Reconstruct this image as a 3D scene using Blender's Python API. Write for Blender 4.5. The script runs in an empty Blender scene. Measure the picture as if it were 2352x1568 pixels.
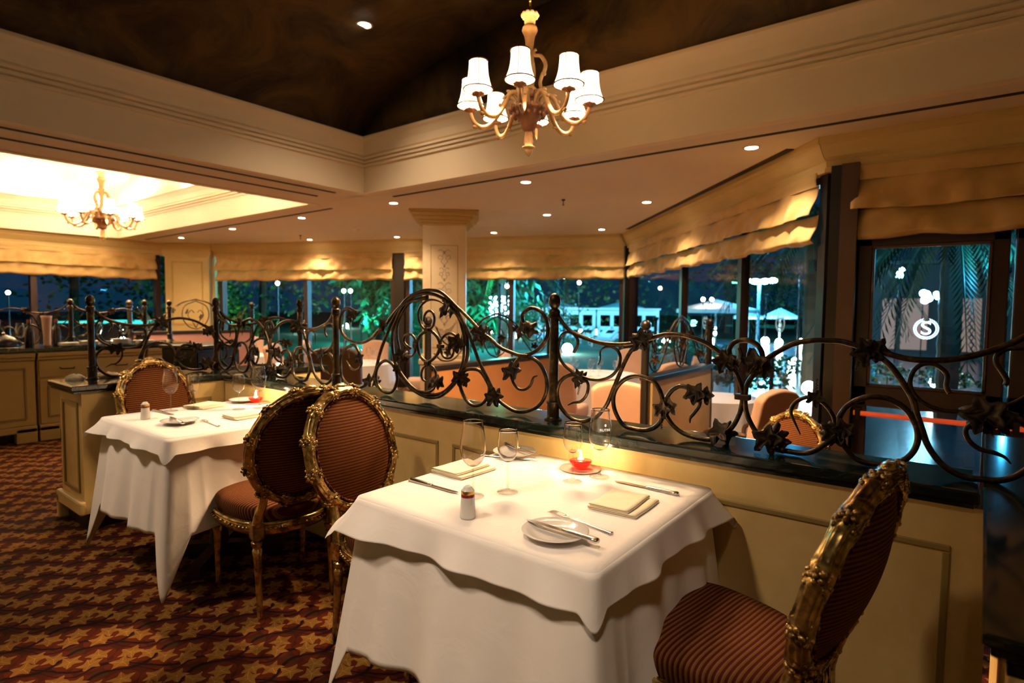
import bpy, math, random
from mathutils import Vector, Matrix, noise
PI = math.pi
sin, cos = math.sin, math.cos
R = random.Random(7)
scene = bpy.context.scene
col = scene.collection

# ------------------------------------------------------------------ camera, world, exposure
cam = bpy.data.cameras.new('camera'); camo = bpy.data.objects.new('camera', cam); col.objects.link(camo)
cam.sensor_width = 36.0; cam.lens = 36.0*1322.4/2352.0
camo.matrix_world = (Matrix.Translation((0, 0, 1.34)) @ Matrix.Rotation(math.radians(37.46), 4, 'Z')
                     @ Matrix.Rotation(math.radians(90-3.27), 4, 'X') @ Matrix.Rotation(math.radians(0.545), 4, 'Z'))
cam.clip_start = 0.05; cam.clip_end = 400
cam.dof.use_dof = True; cam.dof.focus_distance = 1.95; cam.dof.aperture_fstop = 2.8
scene.camera = camo
scene.view_settings.view_transform = 'Standard'; scene.view_settings.look = 'None'
scene.view_settings.exposure = 1.5; scene.view_settings.gamma = 1.0
scene.view_settings.use_curve_mapping = False
try:
    scene.cycles.use_denoising = True
    scene.cycles.max_bounces = 10; scene.cycles.diffuse_bounces = 4; scene.cycles.glossy_bounces = 4
    scene.cycles.transmission_bounces = 10; scene.cycles.transparent_max_bounces = 16
    scene.cycles.caustics_refractive = True; scene.cycles.blur_glossy = 1.0; scene.cycles.caustics_reflective = False
    scene.cycles.sample_clamp_indirect = 4.0
    scene.cycles.use_light_tree = True
except Exception: pass
w = bpy.data.worlds.new('night_sky'); scene.world = w; w.use_nodes = True
wn = w.node_tree; bg = wn.nodes['Background']
tc = wn.nodes.new('ShaderNodeTexCoord'); sp = wn.nodes.new('ShaderNodeSeparateXYZ'); cr = wn.nodes.new('ShaderNodeValToRGB')
wn.links.new(tc.outputs['Generated'], sp.inputs[0]); wn.links.new(sp.outputs['Z'], cr.inputs[0]); wn.links.new(cr.outputs[0], bg.inputs[0])
cr.color_ramp.elements[0].position = 0.0; cr.color_ramp.elements[0].color = (0.0012, 0.009, 0.018, 1)
cr.color_ramp.elements[1].position = 0.5; cr.color_ramp.elements[1].color = (0.0002, 0.0015, 0.004, 1)
e = cr.color_ramp.elements.new(0.06); e.color = (0.0015, 0.009, 0.022, 1)
bg.inputs[1].default_value = 1.0

WARM = (1.0, 0.62, 0.30); CYAN = (0.05, 0.55, 1.0); TEAL = (0.05, 0.9, 0.65)
def lamp(name, kind, loc, power, color=WARM, size=0.05, parent=None, direction=None, angle=80, blend=0.6):
    l = bpy.data.lights.new(name, kind); l.energy = power; l.color = color
    if kind == 'SPOT': l.spot_size = math.radians(angle); l.spot_blend = blend; l.shadow_soft_size = size
    elif kind == 'AREA': l.size = size
    else: l.shadow_soft_size = size
    o = bpy.data.objects.new(name, l); col.objects.link(o); o.location = loc
    if direction is not None: o.rotation_euler = Vector(direction).to_track_quat('-Z', 'Y').to_euler()
    if parent: o.parent = parent
    return o

# ------------------------------------------------------------------ materials
M = {}
def mat(name, color=(.8, .8, .8), rough=.5, metal=0, spec=.5, emit=None, estr=0, **k):
    m = bpy.data.materials.new(name); m.use_nodes = True
    b = m.node_tree.nodes['Principled BSDF']
    b.inputs['Base Color'].default_value = (*color, 1); b.inputs['Roughness'].default_value = rough
    b.inputs['Metallic'].default_value = metal; b.inputs['Specular IOR Level'].default_value = spec
    if emit: b.inputs['Emission Color'].default_value = (*emit, 1); b.inputs['Emission Strength'].default_value = estr
    for a, v in k.items(): b.inputs[a.replace('_', ' ')].default_value = v
    M[name] = m; return m
class NT:
    def __init__(s, m):
        s.m = m; s.nt = m.node_tree; s.N = s.nt.nodes; s.L = s.nt.links; s.b = s.N['Principled BSDF']
    def n(s, t, **k):
        o = s.N.new(t)
        for a, v in k.items():
            if isinstance(a, str) and hasattr(o, a): setattr(o, a, v)
        return o
    def coord(s, kind='Object'): return s.n('ShaderNodeTexCoord').outputs[kind]
    def math(s, op, a, b=None, c=None):
        o = s.n('ShaderNodeMath', operation=op)
        for i, v in enumerate((a, b, c)):
            if v is None: continue
            if hasattr(v, 'is_linked') or hasattr(v, 'links'): s.L.new(v, o.inputs[i])
            else: o.inputs[i].default_value = v
        return o.outputs[0]
    def sep(s, v):
        o = s.n('ShaderNodeSeparateXYZ'); s.L.new(v, o.inputs[0]); return o.outputs
    def noise(s, v, scale, detail=4, dist=0, rough=.5):
        o = s.n('ShaderNodeTexNoise'); s.L.new(v, o.inputs['Vector'])
        o.inputs['Scale'].default_value = scale; o.inputs['Detail'].default_value = detail
        o.inputs['Distortion'].default_value = dist; o.inputs['Roughness'].default_value = rough
        return o.outputs['Fac']
    def map(s, v, scale=(1, 1, 1), rot=(0, 0, 0)):
        o = s.n('ShaderNodeMapping'); s.L.new(v, o.inputs[0]); o.inputs['Scale'].default_value = scale
        o.inputs['Rotation'].default_value = rot; return o.outputs[0]
    def ramp(s, f, stops, interp='LINEAR'):
        o = s.n('ShaderNodeValToRGB'); s.L.new(f, o.inputs[0]); r = o.color_ramp; r.interpolation = interp
        while len(r.elements) < len(stops): r.elements.new(.5)
        for e, (p, c) in zip(r.elements, stops): e.position = p; e.color = (*c, 1) if len(c) == 3 else c
        return o.outputs[0]
    def mix(s, f, a, b):
        o = s.n('ShaderNodeMix', data_type='RGBA')
        for i, v in ((0, f), (6, a), (7, b)):
            if hasattr(v, 'links'): s.L.new(v, o.inputs[i])
            else: o.inputs[i].default_value = v if i == 0 else (*v, 1)
        return o.outputs[2]
    def base(s, c): s.L.new(c, s.b.inputs['Base Color'])
    def bump(s, h, dist=.002, strength=.5):
        o = s.n('ShaderNodeBump'); o.inputs['Strength'].default_value = strength; o.inputs['Distance'].default_value = dist
        s.L.new(h, o.inputs['Height']); s.L.new(o.outputs[0], s.b.inputs['Normal'])
def mottled(name, c1, c2, scale=3, rough=.6, bump=0, **k):
    m = mat(name, c1, rough, **k); t = NT(m); f = t.noise(t.coord(), scale, 6, .4, .6)
    t.base(t.ramp(f, [(.3, c1), (.7, c2)]))
    if bump: t.bump(t.noise(t.coord(), scale*12, 4), bump)
    return m
mottled('cream_wall', (.72, .50, .18), (.82, .61, .27), 5, .55, .0006)
mottled('cream_column', (.80, .62, .36), (.86, .70, .45), 4, .5)
mottled('cabinet_cream', (.50, .33, .09), (.58, .40, .13), 3, .5)
mat('wall_stripe', (.34, .235, .07), .5)
mottled('plaster', (.88, .74, .54), (.91, .78, .58), 1.2, .7)
mottled('soffit', (.80, .68, .52), (.84, .73, .57), 1.0, .8)
mottled('crown_cream', (.60, .43, .16), (.68, .50, .21), 1.5, .6)
mat('slot_dark', (.03, .02, .01), .8)
mottled('vault_bright', (.80, .66, .46), (.90, .80, .62), 1.1, .8)
m = mat('vault_dark', (.1, .05, .02), .75); t = NT(m)
f = t.noise(t.coord(), 1.3, 7, 1.2, .65); g = t.noise(t.map(t.coord(), (1, 1, 3)), 2.1, 6, .6)
t.base(t.mix(g, t.ramp(f, [(.3, (.010, .004, .001)), (.5, (.075, .030, .006)), (.7, (.17, .078, .014))]),
             t.ramp(f, [(.35, (.012, .006, .002)), (.6, (.090, .065, .010)), (.75, (.12, .064, .015))])))
# stone ledge
m = mat('green_stone', (.01, .02, .015), .10, spec=.7); t = NT(m)
c = t.map(t.coord(), (1, 3, 3), (0, 0, .4)); f = t.noise(c, 3.5, 10, 2.2, .65); f2 = t.noise(c, 14, 8, 1, .6)
t.base(t.mix(f2, t.ramp(f, [(.35, (.004, .007, .006)), (.52, (.012, .022, .016)), (.60, (.05, .07, .055)), (.66, (.012, .022, .016))]), (.006, .010, .009)))
# iron
m = mat('iron', (.06, .045, .03), .36, .75); t = NT(m)
f = t.noise(t.coord(), 22, 6, .5, .65)
t.base(t.ramp(f, [(.38, (.018, .012, .008)), (.55, (.060, .038, .016)), (.74, (.20, .13, .045))])); t.bump(t.noise(t.coord(), 70, 4), .0015, .6)
m = mat('iron_leaf', (.06, .045, .03), .5, .6); t = NT(m)
f = t.noise(t.coord(), 30, 5, .5, .65); t.base(t.ramp(f, [(.38, (.014, .009, .006)), (.6, (.050, .030, .013)), (.75, (.15, .09, .035))]))
# gilded wood
m = mat('gilt', (.4, .24, .08), .24, .85); t = NT(m)
f = t.noise(t.coord(), 20, 4, .8, .6); t.base(t.ramp(f, [(.34, (.09, .045, .014)), (.47, (.36, .22, .065)), (.62, (.78, .54, .20))]))
t.bump(t.noise(t.coord(), 60, 4), .001, .3)
# striped upholstery : stripes along one object axis
def stripes(name, axis, period, c1, c2, warp=0):
    m = mat(name, c1, .8, spec=.08); t = NT(m); co = t.coord(); s = t.sep(co)
    v = s[axis]
    if warp: v = t.math('ADD', v, t.math('MULTIPLY', t.math('MULTIPLY', s[1], s[1]), warp))
    v = t.math('FRACT', t.math('MULTIPLY', v, 1/period))
    f = t.noise(co, 60, 3)
    d = t.ramp(v, [(0, c1), (.42, c1), (.50, c2), (.56, c2), (.60, tuple(x*.5 for x in c1)), (.66, c2), (.90, c2), (.97, c1)])
    t.base(t.mix(t.math('MULTIPLY', f, .45), d, (.05, .012, .008)))
    h = t.math('ABSOLUTE', t.math('SUBTRACT', v, .25)); t.bump(h, .002, .35); return m
stripes('stripe_back', 2, .0118, (.085, .012, .005), (.25, .115, .028))
stripes('stripe_seat', 0, .0135, (.070, .008, .005), (.23, .105, .030), -.25)
stripes('stripe_far', 2, .0118, (.40, .09, .035), (.46, .20, .07))
mottled('peach_fabric', (.64, .38, .25), (.72, .44, .30), 3, .85, .0008, spec=.2)
mottled('booth_fabric', (.42, .17, .05), (.50, .22, .07), 3, .7, spec=.3)
mottled('booth_cream', (.60, .38, .13), (.68, .45, .18), 4, .6)
mottled('mauve_fabric', (.28, .13, .10), (.33, .16, .13), 3, .8)
m = mat('white_linen', (.86, .80, .73), .75, spec=.25); t = NT(m)
t.base(t.ramp(t.noise(t.coord(), 2.5, 5), [(.3, (.82, .76, .72)), (.7, (.87, .82, .79))])); t.bump(t.noise(t.coord(), 9, 5, .8), .01, .25)
mottled('napkin_cloth', (.84, .74, .54), (.88, .79, .60), 6, .8, .0006, spec=.2)
mat('dark_wood', (.030, .012, .006), .4); mat('black_wood', (.012, .008, .006), .3); mat('brown_wood', (.075, .036, .015), .45)
mat('porcelain', (.62, .60, .57), .10); mat('silver', (.80, .74, .66), .16, 1.0); mat('red_band', (.20, .02, .01), .3); mat('gold_band', (.65, .42, .12), .35, .9)
g = mat('glass', (1, 1, 1), 0.0); g.node_tree.nodes['Principled BSDF'].inputs['Transmission Weight'].default_value = 1; g.node_tree.nodes['Principled BSDF'].inputs['IOR'].default_value = 1.45
g = mat('red_wax', (.85, .02, .015), 0.1, emit=(1, .05, .02), estr=.15); g.node_tree.nodes['Principled BSDF'].inputs['Transmission Weight'].default_value = .5
mat('wax', (.9, .85, .7), .4, emit=(1, .7, .4), estr=.3); mat('flame', (1, .8, .5), .5, emit=(1, .76, .45), estr=200)
mat('coaster', (.85, .55, .42), .7)
def pane_mat(name, tint, spec_boost=1.0):
    m = bpy.data.materials.new(name); m.use_nodes = True; nt = m.node_tree; nt.nodes.clear()
    o = nt.nodes.new('ShaderNodeOutputMaterial'); mx = nt.nodes.new('ShaderNodeMixShader'); a = nt.nodes.new('ShaderNodeBsdfTransparent')
    b = nt.nodes.new('ShaderNodeBsdfGlossy'); f = nt.nodes.new('ShaderNodeFresnel'); f.inputs[0].default_value = 1.35
    a.inputs[0].default_value = (*tint, 1); b.inputs['Roughness'].default_value = .01
    ge = nt.nodes.new('ShaderNodeNewGeometry'); mm = nt.nodes.new('ShaderNodeMath'); mm.operation = 'SUBTRACT'; mm.inputs[0].default_value = 1.0; nt.links.new(ge.outputs['Backfacing'], mm.inputs[1]); m2 = nt.nodes.new('ShaderNodeMath'); m2.operation = 'MULTIPLY'; nt.links.new(mm.outputs[0], m2.inputs[0]); nt.links.new(f.outputs[0], m2.inputs[1]); nt.links.new(m2.outputs[0], mx.inputs[0]); nt.links.new(a.outputs[0], mx.inputs[1]); nt.links.new(b.outputs[0], mx.inputs[2]); nt.links.new(mx.outputs[0], o.inputs[0])
    M[name] = m
pane_mat('window_glass', (.95, .97, 1)); pane_mat('thin_glass', (.99, .97, .96)); pane_mat('stem_glass', (.93, .92, .90)); M['stem_glass'].node_tree.nodes['Fresnel'].inputs[0].default_value = 1.9; M['stem_glass'].node_tree.nodes['Glossy BSDF'].inputs['Roughness'].default_value = .06
# roman shade silk
m = mat('shade_silk', (.55, .33, .10), .6, spec=.3); t = NT(m); f = t.noise(t.coord(), 5, 5, .6)
t.base(t.ramp(f, [(.3, (.56, .34, .11)), (.7, (.68, .45, .17))])); t.b.inputs['Sheen Weight'].default_value = .2
mat('lamp_shade_cloth', (.8, .6, .4), .8, emit=(1, .72, .42), estr=2.3)
mat('lamp_shade_trim', (.07, .025, .01), .8)
mottled('antique_ivory', (.34, .19, .075), (.50, .31, .13), 14, .45, .0015)
mottled('antique_dark', (.16, .07, .04), (.34, .16, .08), 14, .45, .0015)
mat('bulb', (1, 1, 1), .5, emit=(1, .86, .66), estr=25)
mat('trim_white', (.75, .62, .45), .5)
mat('decal_white', (.70, .82, 1), .6, emit=(.55, .75, 1), estr=.9)  # emission of both decals stands in for light caught by the lettering
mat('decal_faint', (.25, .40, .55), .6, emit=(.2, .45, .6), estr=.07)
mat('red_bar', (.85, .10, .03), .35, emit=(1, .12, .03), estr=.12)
# carpet : gold leaf clusters on red brown, dark vines
m = mat('carpet', (.3, .1, .03), .95, spec=.1); t = NT(m); co = t.coord(); nz = t.n('ShaderNodeTexNoise'); t.L.new(co, nz.inputs[0]); nz.inputs['Scale'].default_value = 35
va = t.n('ShaderNodeVectorMath', operation='MULTIPLY_ADD'); t.L.new(nz.outputs['Color'], va.inputs[0]); va.inputs[1].default_value = (.014, .014, 0); t.L.new(co, va.inputs[2])
s = t.sep(va.outputs[0]); X = t.math('ADD', s[0], 2.417 - .007 + .23*60); Y = t.math('ADD', s[1], -.698 - .007 + .238*60)
PX, PY = .231, .240
def wrapc(v, c, P): return t.math('SUBTRACT', t.math('MULTIPLY', t.math('FRACT', t.math('ADD', t.math('MULTIPLY', v, 1/P), .5 - c/P)), P), P/2)
leafmask = None; halo = None; vein = None
for (cx, cy, rot, sc) in ((-.118, .004, .3, 1), (-.056, .046, 1.5, .95), (-.070, -.042, 2.4, 1), (-.190, -.080, .9, 1), (-.145, -.122, 2.0, .95), (.012, -.165, 3.0, 1)):
    lx = wrapc(X, cx, PX); ly = wrapc(Y, cy, PY)
    r = t.math('SQRT', t.math('ADD', t.math('MULTIPLY', lx, lx), t.math('MULTIPLY', ly, ly)))
    th = t.math('ADD', t.math('ARCTAN2', ly, lx), rot)
    st = t.math('MULTIPLY_ADD', t.math('ABSOLUTE', t.math('SINE', t.math('MULTIPLY', th, 2.5))), -.020*sc, .048*sc)
    d = t.math('SUBTRACT', st, r)
    k = t.math('MULTIPLY_ADD', t.math('ABSOLUTE', t.math('SINE', t.math('MULTIPLY', th, 2.5))), r, t.math('MULTIPLY', r, .0))
    leafmask = d if leafmask is None else t.math('MAXIMUM', leafmask, d)
    vv = t.math('ADD', k, t.math('MULTIPLY', t.math('LESS_THAN', d, .002), 1.0))
    vein = vv if vein is None else t.math('MINIMUM', vein, vv)
    h = t.math('SUBTRACT', .054*sc, r); halo = h if halo is None else t.math('MAXIMUM', halo, h)
ph = t.math('MULTIPLY', Y, 2*PI/PY)
def curve(ax, slope, amp, p0):
    xx = t.math('ADD', t.math('MULTIPLY', Y, slope), t.math('MULTIPLY', t.math('SINE', t.math('ADD', ph, p0)), amp))
    return t.math('ABSOLUTE', wrapc(t.math('SUBTRACT', X, xx), ax, PX))
l1 = curve(0, PX/PY, .030, 0.0); l2 = curve(-.0275, 0, .0275, PI/2)
line = t.math('MINIMUM', l1, l2)
l3 = curve(.02, PX/PY, .055, .4)
base = t.ramp(t.noise(co, 9, 3), [(.4, (.055, .010, .004)), (.6, (.040, .008, .003))])
bl = t.n('ShaderNodeMath', operation='GREATER_THAN'); t.L.new(wrapc(X, .09, PX), bl.inputs[0])
br = t.math('SUBTRACT', .035, t.math('SQRT', t.math('ADD', t.math('POWER', wrapc(X, -.045, PX), 2), t.math('POWER', wrapc(Y, .105, PY), 2))))
c = t.mix(t.math('GREATER_THAN', br, 0), base, (.045, .018, .005))
c = t.mix(t.math('GREATER_THAN', halo, 0), c, (.085, .012, .004))
c = t.mix(t.ramp(l3, [(0, (1, 1, 1)), (.004, (1, 1, 1)), (.008, (0, 0, 0))]), c, (.026, .005, .005))
c = t.mix(t.ramp(line, [(0, (1, 1, 1)), (.006, (1, 1, 1)), (.011, (0, 0, 0))]), c, (.012, .003, .004))
gold = t.mix(t.math('LESS_THAN', vein, .0016), t.ramp(t.noise(co, 16, 3), [(.35, (.19, .085, .014)), (.65, (.25, .12, .022))]), (.36, .21, .07))
c = t.mix(t.ramp(leafmask, [(0, (0, 0, 0)), (.0035, (1, 1, 1))]), c, gold)
t.base(c); t.bump(t.noise(co, 400, 2), .002, .5)
# outdoors
mottled('lawn', (.004, .06, .025), (.008, .10, .045), .8, .9)
m = mat('wet_paving', (.03, .05, .06), .22, spec=.6); t = NT(m); f = t.noise(t.coord(), 1.5, 5); t.base(t.ramp(f, [(.3, (.02, .04, .05)), (.7, (.06, .10, .12))])); t.bump(t.noise(t.coord(), 3, 4), .02, .3)
m = mat('leaves_green', (.02, .09, .03), .6); t = NT(m); t.base(t.ramp(t.noise(t.coord(), 2, 3), [(.3, (.01, .06, .02)), (.7, (.05, .16, .05))]))
mat('palm_green', (.03, .10, .05), .5); mat('palm_trunk', (.10, .07, .05), .9); mat('bark', (.06, .04, .03), .9)
mat('canvas_white', (.75, .78, .8), .7); mat('stucco', (.07, .05, .045), .8); mat('stucco_pink', (.45, .28, .2), .8)
mat('garden_lamp', (1, 1, 1), .5, emit=(.75, 1, .88), estr=40); mat('garden_lamp_warm', (1, 1, 1), .5, emit=(1, .75, .45), estr=30)
mat('garden_lamp_blue', (1, 1, 1), .5, emit=(.25, .75, 1), estr=30); mat('pole_metal', (.4, .55, .6), .4, .3)
mat('lit_room', (.3, .2, .15), .8, emit=(1, .50, .34), estr=.08); mat('black_plastic', (.008, .008, .009), .25)

# ------------------------------------------------------------------ mesh builder
def cr_spline(P, n=8, closed=False):
    P = [Vector(p) for p in P]; out = []; N = len(P)
    for i in range(N if closed else N-1):
        p1 = P[i]; p2 = P[(i+1) % N]
        p0 = P[i-1] if (i > 0 or closed) else p1*2-p2
        p3 = P[(i+2) % N] if (i+2 < N or closed) else p2*2-p1
        for k in range(n):
            u = k/n
            out.append(.5*((2*p1)+(-p0+p2)*u+(2*p0-5*p1+4*p2-p3)*u*u+(-p0+3*p1-3*p2+p3)*u**3))
    if not closed: out.append(P[-1])
    return out
class MB:
    def __init__(s): s.v = []; s.f = []; s.mi = []; s.cur = 0
    def add(s, vs, fs):
        b = len(s.v); s.v += [tuple(v) for v in vs]
        for f in fs: s.f.append(tuple(b+i for i in f)); s.mi.append(s.cur)
    def box(s, x0, x1, y0, y1, z0, z1, mtx=None, bev=0):
        vs = [Vector((x, y, z)) for z in (z0, z1) for x, y in ((x0, y0), (x1, y0), (x1, y1), (x0, y1))]
        if mtx: vs = [mtx @ v for v in vs]
        s.add(vs, [(3, 2, 1, 0), (4, 5, 6, 7), (0, 1, 5, 4), (1, 2, 6, 5), (2, 3, 7, 6), (3, 0, 4, 7)]); return s
    def prism(s, poly, z0, z1):
        n = len(poly); vs = [(x, y, z) for z in (z0, z1) for x, y in poly]
        s.add(vs, [tuple(range(n))[::-1], tuple(range(n, 2*n))]+[(i, (i+1) % n, n+(i+1) % n, n+i) for i in range(n)]); return s
    def lathe(s, prof, n=24, c=(0, 0, 0), axis=None, cap=True):
        vs = []; 
        for r, z in prof:
            for k in range(n):
                a = 2*PI*k/n; v = Vector((r*cos(a), r*sin(a), z))
                if axis is not None: v = axis @ v
                vs.append(v+Vector(c))
        fs = [(i*n+k, i*n+(k+1) % n, (i+1)*n+(k+1) % n, (i+1)*n+k) for i in range(len(prof)-1) for k in range(n)]
        if cap: fs += [tuple(range(n))[::-1], tuple((len(prof)-1)*n+k for k in range(n))]
        s.add(vs, fs); return s
    def tube(s, P, r=.01, n=8, closed=False, flat=1.0, up=None):
        P = [Vector(p) for p in P]; N = len(P); rr = r if callable(r) else (lambda u: r)
        T = []
        for i in range(N):
            a = P[(i-1) % N] if (i > 0 or closed) else P[i]; b = P[(i+1) % N] if (i < N-1 or closed) else P[i]
            T.append((b-a).normalized() if (b-a).length > 1e-9 else Vector((0, 0, 1)))
        u = Vector(up) if up else (Vector((0, 0, 1)) if abs(T[0].z) < .9 else Vector((1, 0, 0)))
        vs = []; nrm = (u-T[0]*u.dot(T[0])).normalized()
        for i in range(N):
            nrm = (nrm-T[i]*nrm.dot(T[i])); nrm = nrm.normalized() if nrm.length > 1e-6 else Vector((1, 0, 0)); bi = T[i].cross(nrm)
            q = rr(i/max(1, N-1))
            for k in range(n):
                a = 2*PI*k/n; vs.append(P[i]+nrm*cos(a)*q+bi*sin(a)*q*flat)
        M_ = N if closed else N-1
        fs = [(i*n+k, i*n+(k+1) % n, ((i+1) % N)*n+(k+1) % n, ((i+1) % N)*n+k) for i in range(M_) for k in range(n)]
        if not closed: fs += [tuple(range(n))[::-1], tuple((N-1)*n+k for k in range(n))]
        s.add(vs, fs); return s
    def ball(s, c, r, n=10, m=6, sc=(1, 1, 1), mtx=None):
        c = Vector(c); vs = []; 
        for i in range(1, m):
            a = PI*i/m
            for k in range(n):
                b = 2*PI*k/n; vs.append(Vector((r*sc[0]*sin(a)*cos(b), r*sc[1]*sin(a)*sin(b), r*sc[2]*cos(a))))
        vs += [Vector((0, 0, r*sc[2])), Vector((0, 0, -r*sc[2]))]
        if mtx: vs = [mtx @ v for v in vs]
        vs = [v+c for v in vs]; T = (m-1)*n
        fs = [(i*n+k, (i+1)*n+k, (i+1)*n+(k+1) % n, i*n+(k+1) % n) for i in range(m-2) for k in range(n)]
        fs += [(T, k, (k+1) % n) for k in range(n)]+[(T+1, (m-2)*n+(k+1) % n, (m-2)*n+k) for k in range(n)]
        s.add(vs, fs); return s
    def grid(s, fn, nu, nv, closed_u=False, thick=0):
        U = nu if closed_u else nu+1
        vs = [Vector(fn(i/nu, j/nv)) for j in range(nv+1) for i in range(U)]
        fs = [(j*U+i, j*U+(i+1) % U, (j+1)*U+(i+1) % U, (j+1)*U+i) for j in range(nv) for i in range(nu)]
        s.add(vs, fs); return s
    def build(s, name, material, parent=None, smooth=False, loc=None, mods=None):
        me = bpy.data.meshes.new(name); me.from_pydata(s.v, [], s.f)
        mm = material if isinstance(material, (list, tuple)) else [material]
        for q in mm: me.materials.append(M[q])
        if len(mm) > 1: me.polygons.foreach_set('material_index', s.mi)
        if smooth:
            me.polygons.foreach_set('use_smooth', [True]*len(me.polygons))
            if smooth != 2:
                try: me.set_sharp_from_angle(angle=math.radians(40))
                except Exception: pass
        me.update()
        o = bpy.data.objects.new(name, me); col.objects.link(o)
        if parent: o.parent = parent
        if loc: o.location = loc
        return o
def solid(o, t, off=0):
    q = o.modifiers.new('thickness', 'SOLIDIFY'); q.thickness = t; q.offset = off; return o
def bevel(o, wd, seg=2):
    q = o.modifiers.new('bevel', 'BEVEL'); q.width = wd; q.segments = seg; q.limit_method = 'ANGLE'; return o
def tag(o, label, cat, group=None, kind=None):
    o['label'] = label; o['category'] = cat
    if group: o['group'] = group
    if kind: o['kind'] = kind
    return o
def thing(name, label, cat, loc=(0, 0, 0), rz=0, group=None):
    o = bpy.data.objects.new(name, None); col.objects.link(o); o.location = loc; o.rotation_euler = (0, 0, rz)
    o.empty_display_size = .1
    return tag(o, label, cat, group)
def struct(o, label=None):
    o['kind'] = 'structure'
    if label: o['label'] = label
    return o
def dup(root, loc, rz=0, label=None, group=None, tilt=None):
    r = root.copy(); col.objects.link(r); r.location = loc; r.rotation_euler = (tilt[0] if tilt else 0, tilt[1] if tilt else 0, rz)
    if label: r['label'] = label
    if group: r['group'] = group
    def rec(a, b):
        for ch in list(a.children):
            d = ch.copy(); col.objects.link(d); d.parent = b; rec(ch, d)
    rec(root, r); return r
def Rz(a): return Matrix.Rotation(a, 4, 'Z')
# ------------------------------------------------------------------ floors, walls, ceiling
struct(MB().prism([(-7.9, -4), (4, -4), (4, 2.3), (-4.1, 2.3), (-4.1, 3.1), (-7.9, 3.1)], -.5, 0).build('floor', 'carpet'))
struct(MB().prism([(-15, -4), (4.2, -4), (4.2, 5.7), (-.7, 5.7), (-4.85, 10.2), (-13.9, 6.6), (-15, 6)], -.6, -.35).build('floor', 'carpet'))
struct(MB().box(-15, 4.2, -4.2, -4, -.6, 4.6).build('wall_back', 'cream_wall'))
struct(MB().box(4, 4.2, -4, 5.7, -.6, 3.2).build('wall_right', 'cream_wall'))
SZ = 2.75
def ceil(poly, nm='ceiling'): return struct(MB().prism(poly, SZ, SZ+.08).build(nm, 'soffit'))
ceil([(-14.1, 4.70), (-7.05, 4.70), (-5.93, 4.67), (4.2, 4.67), (4.2, 5.75), (-.75, 5.75), (-4.85, 10.3), (-13.95, 6.7), (-15, 6), (-15, 4.70)])
ceil([(-7.05, -4), (-5.93, -4), (-5.93, 4.70), (-7.05, 4.70)])
ceil([(2.0, -4), (4.2, -4), (4.2, 4.67), (2.0, 4.67)])
ceil([(-15, -4), (-14.1, -4), (-14.1, 4.70), (-15, 4.70)])
# ventilation slots in the soffit
def slot(a, b, wd=.035):
    a = Vector((*a, SZ-.001)); b = Vector((*b, SZ-.001)); d = (b-a).normalized(); n = Vector((-d.y, d.x, 0))*wd/2
    mb = MB(); mb.box(0, (b-a).length, -wd/2, wd/2, -.006, .02, Matrix.Translation(a) @ Matrix.Rotation(math.atan2(d.y, d.x), 4, 'Z'))
    return mb.build('ceiling_slot', 'slot_dark')
sl = [((-5.72, 4.96), (4, 4.96), 'long dark air slot in the soffit beside the chandelier beam'), ((-6.08, -3.9), (-6.13, 4.38), 'dark air slot under the left beam, nearer the dark vault'),
      ((-6.49, -3.9), (-6.51, 4.38), 'dark air slot under the left beam, nearer the bright vault'), ((-13.85, 5.1), (-7.14, 5.04), 'dark air slot running along the soffit beside the bright vault'),
      ((-4.60, 9.3), (-1.19, 5.51), 'dark air slot beside the slanted window wall')]
for i, (a, b, l) in enumerate(sl): tag(slot(a, b, .07 if i == 4 else .04), l, 'air slot')
def loop_profile(x0, x1, y0, y1, prof, name, material):
    mb = MB(); n = len(prof); vs = []
    for d, z in prof: vs += [(x0+d, y0+d, z), (x1-d, y0+d, z), (x1-d, y1-d, z), (x0+d, y1-d, z)]
    fs = [(i*4+k, i*4+(k+1) % 4, (i+1)*4+(k+1) % 4, (i+1)*4+k) for i in range(n-1) for k in range(4)]
    mb.add(vs, fs); return struct(solid(mb.build(name, material), .004, 0))
FP = [(-.10, SZ-.004), (0, SZ-.004), (0, 3.06), (.020, 3.066), (.020, 3.088), (-.004, 3.094), (-.004, 3.102), (.034, 3.108), (.034, 3.130), (.008, 3.136), (.008, 3.144), (.048, 3.150), (.048, 3.170), (.018, 3.176), (.018, 3.184), (.036, 3.20), (.05, 3.28), (.075, 3.35), (.095, 3.375), (.095, 3.39), (.075, 3.395), (.075, 3.41), (-.05, 3.415)]
loop_profile(-5.87, 1.95, -4, 4.62, FP, 'trim_1', 'plaster')
loop_profile(-14.05, -7.1, -4, 4.65, FP, 'trim_2', 'plaster')
# dark barrel vault with a lunette wall
def barrel(x0, x1, y0, y1, z0, h, name, material, ex=.5):
    xc = (x0+x1)/2; hw = (x1-x0)/2
    def f(u, v):
        x = x0+(x1-x0)*(.5-.5*cos(PI*u)); q = 1-((x-xc)/hw)**2
        return (x, y0+(y1-y0)*v, z0+h*max(0, q)**ex)
    mb = MB(); mb.grid(f, 48, 6)
    for y in (y0, y1):
        P = [f(i/48, 0) for i in range(49)]; b = len(mb.v)
        mb.v += [(p[0], y, p[2]) for p in P]+[(p[0], y, z0) for p in P]
        for i in range(48): mb.f.append((b+i, b+i+1, b+49+i+1, b+49+i)); mb.mi.append(0)
    return struct(solid(mb.build(name, material, smooth=True), .05, 1 if False else 0))
barrel(-5.95, 2.03, -4.02, 4.66, 3.38, .92, 'ceiling', 'vault_dark')
barrel(-14.13, -7.02, -4.02, 4.69, 3.38, .95, 'ceiling', 'vault_bright')

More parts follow.
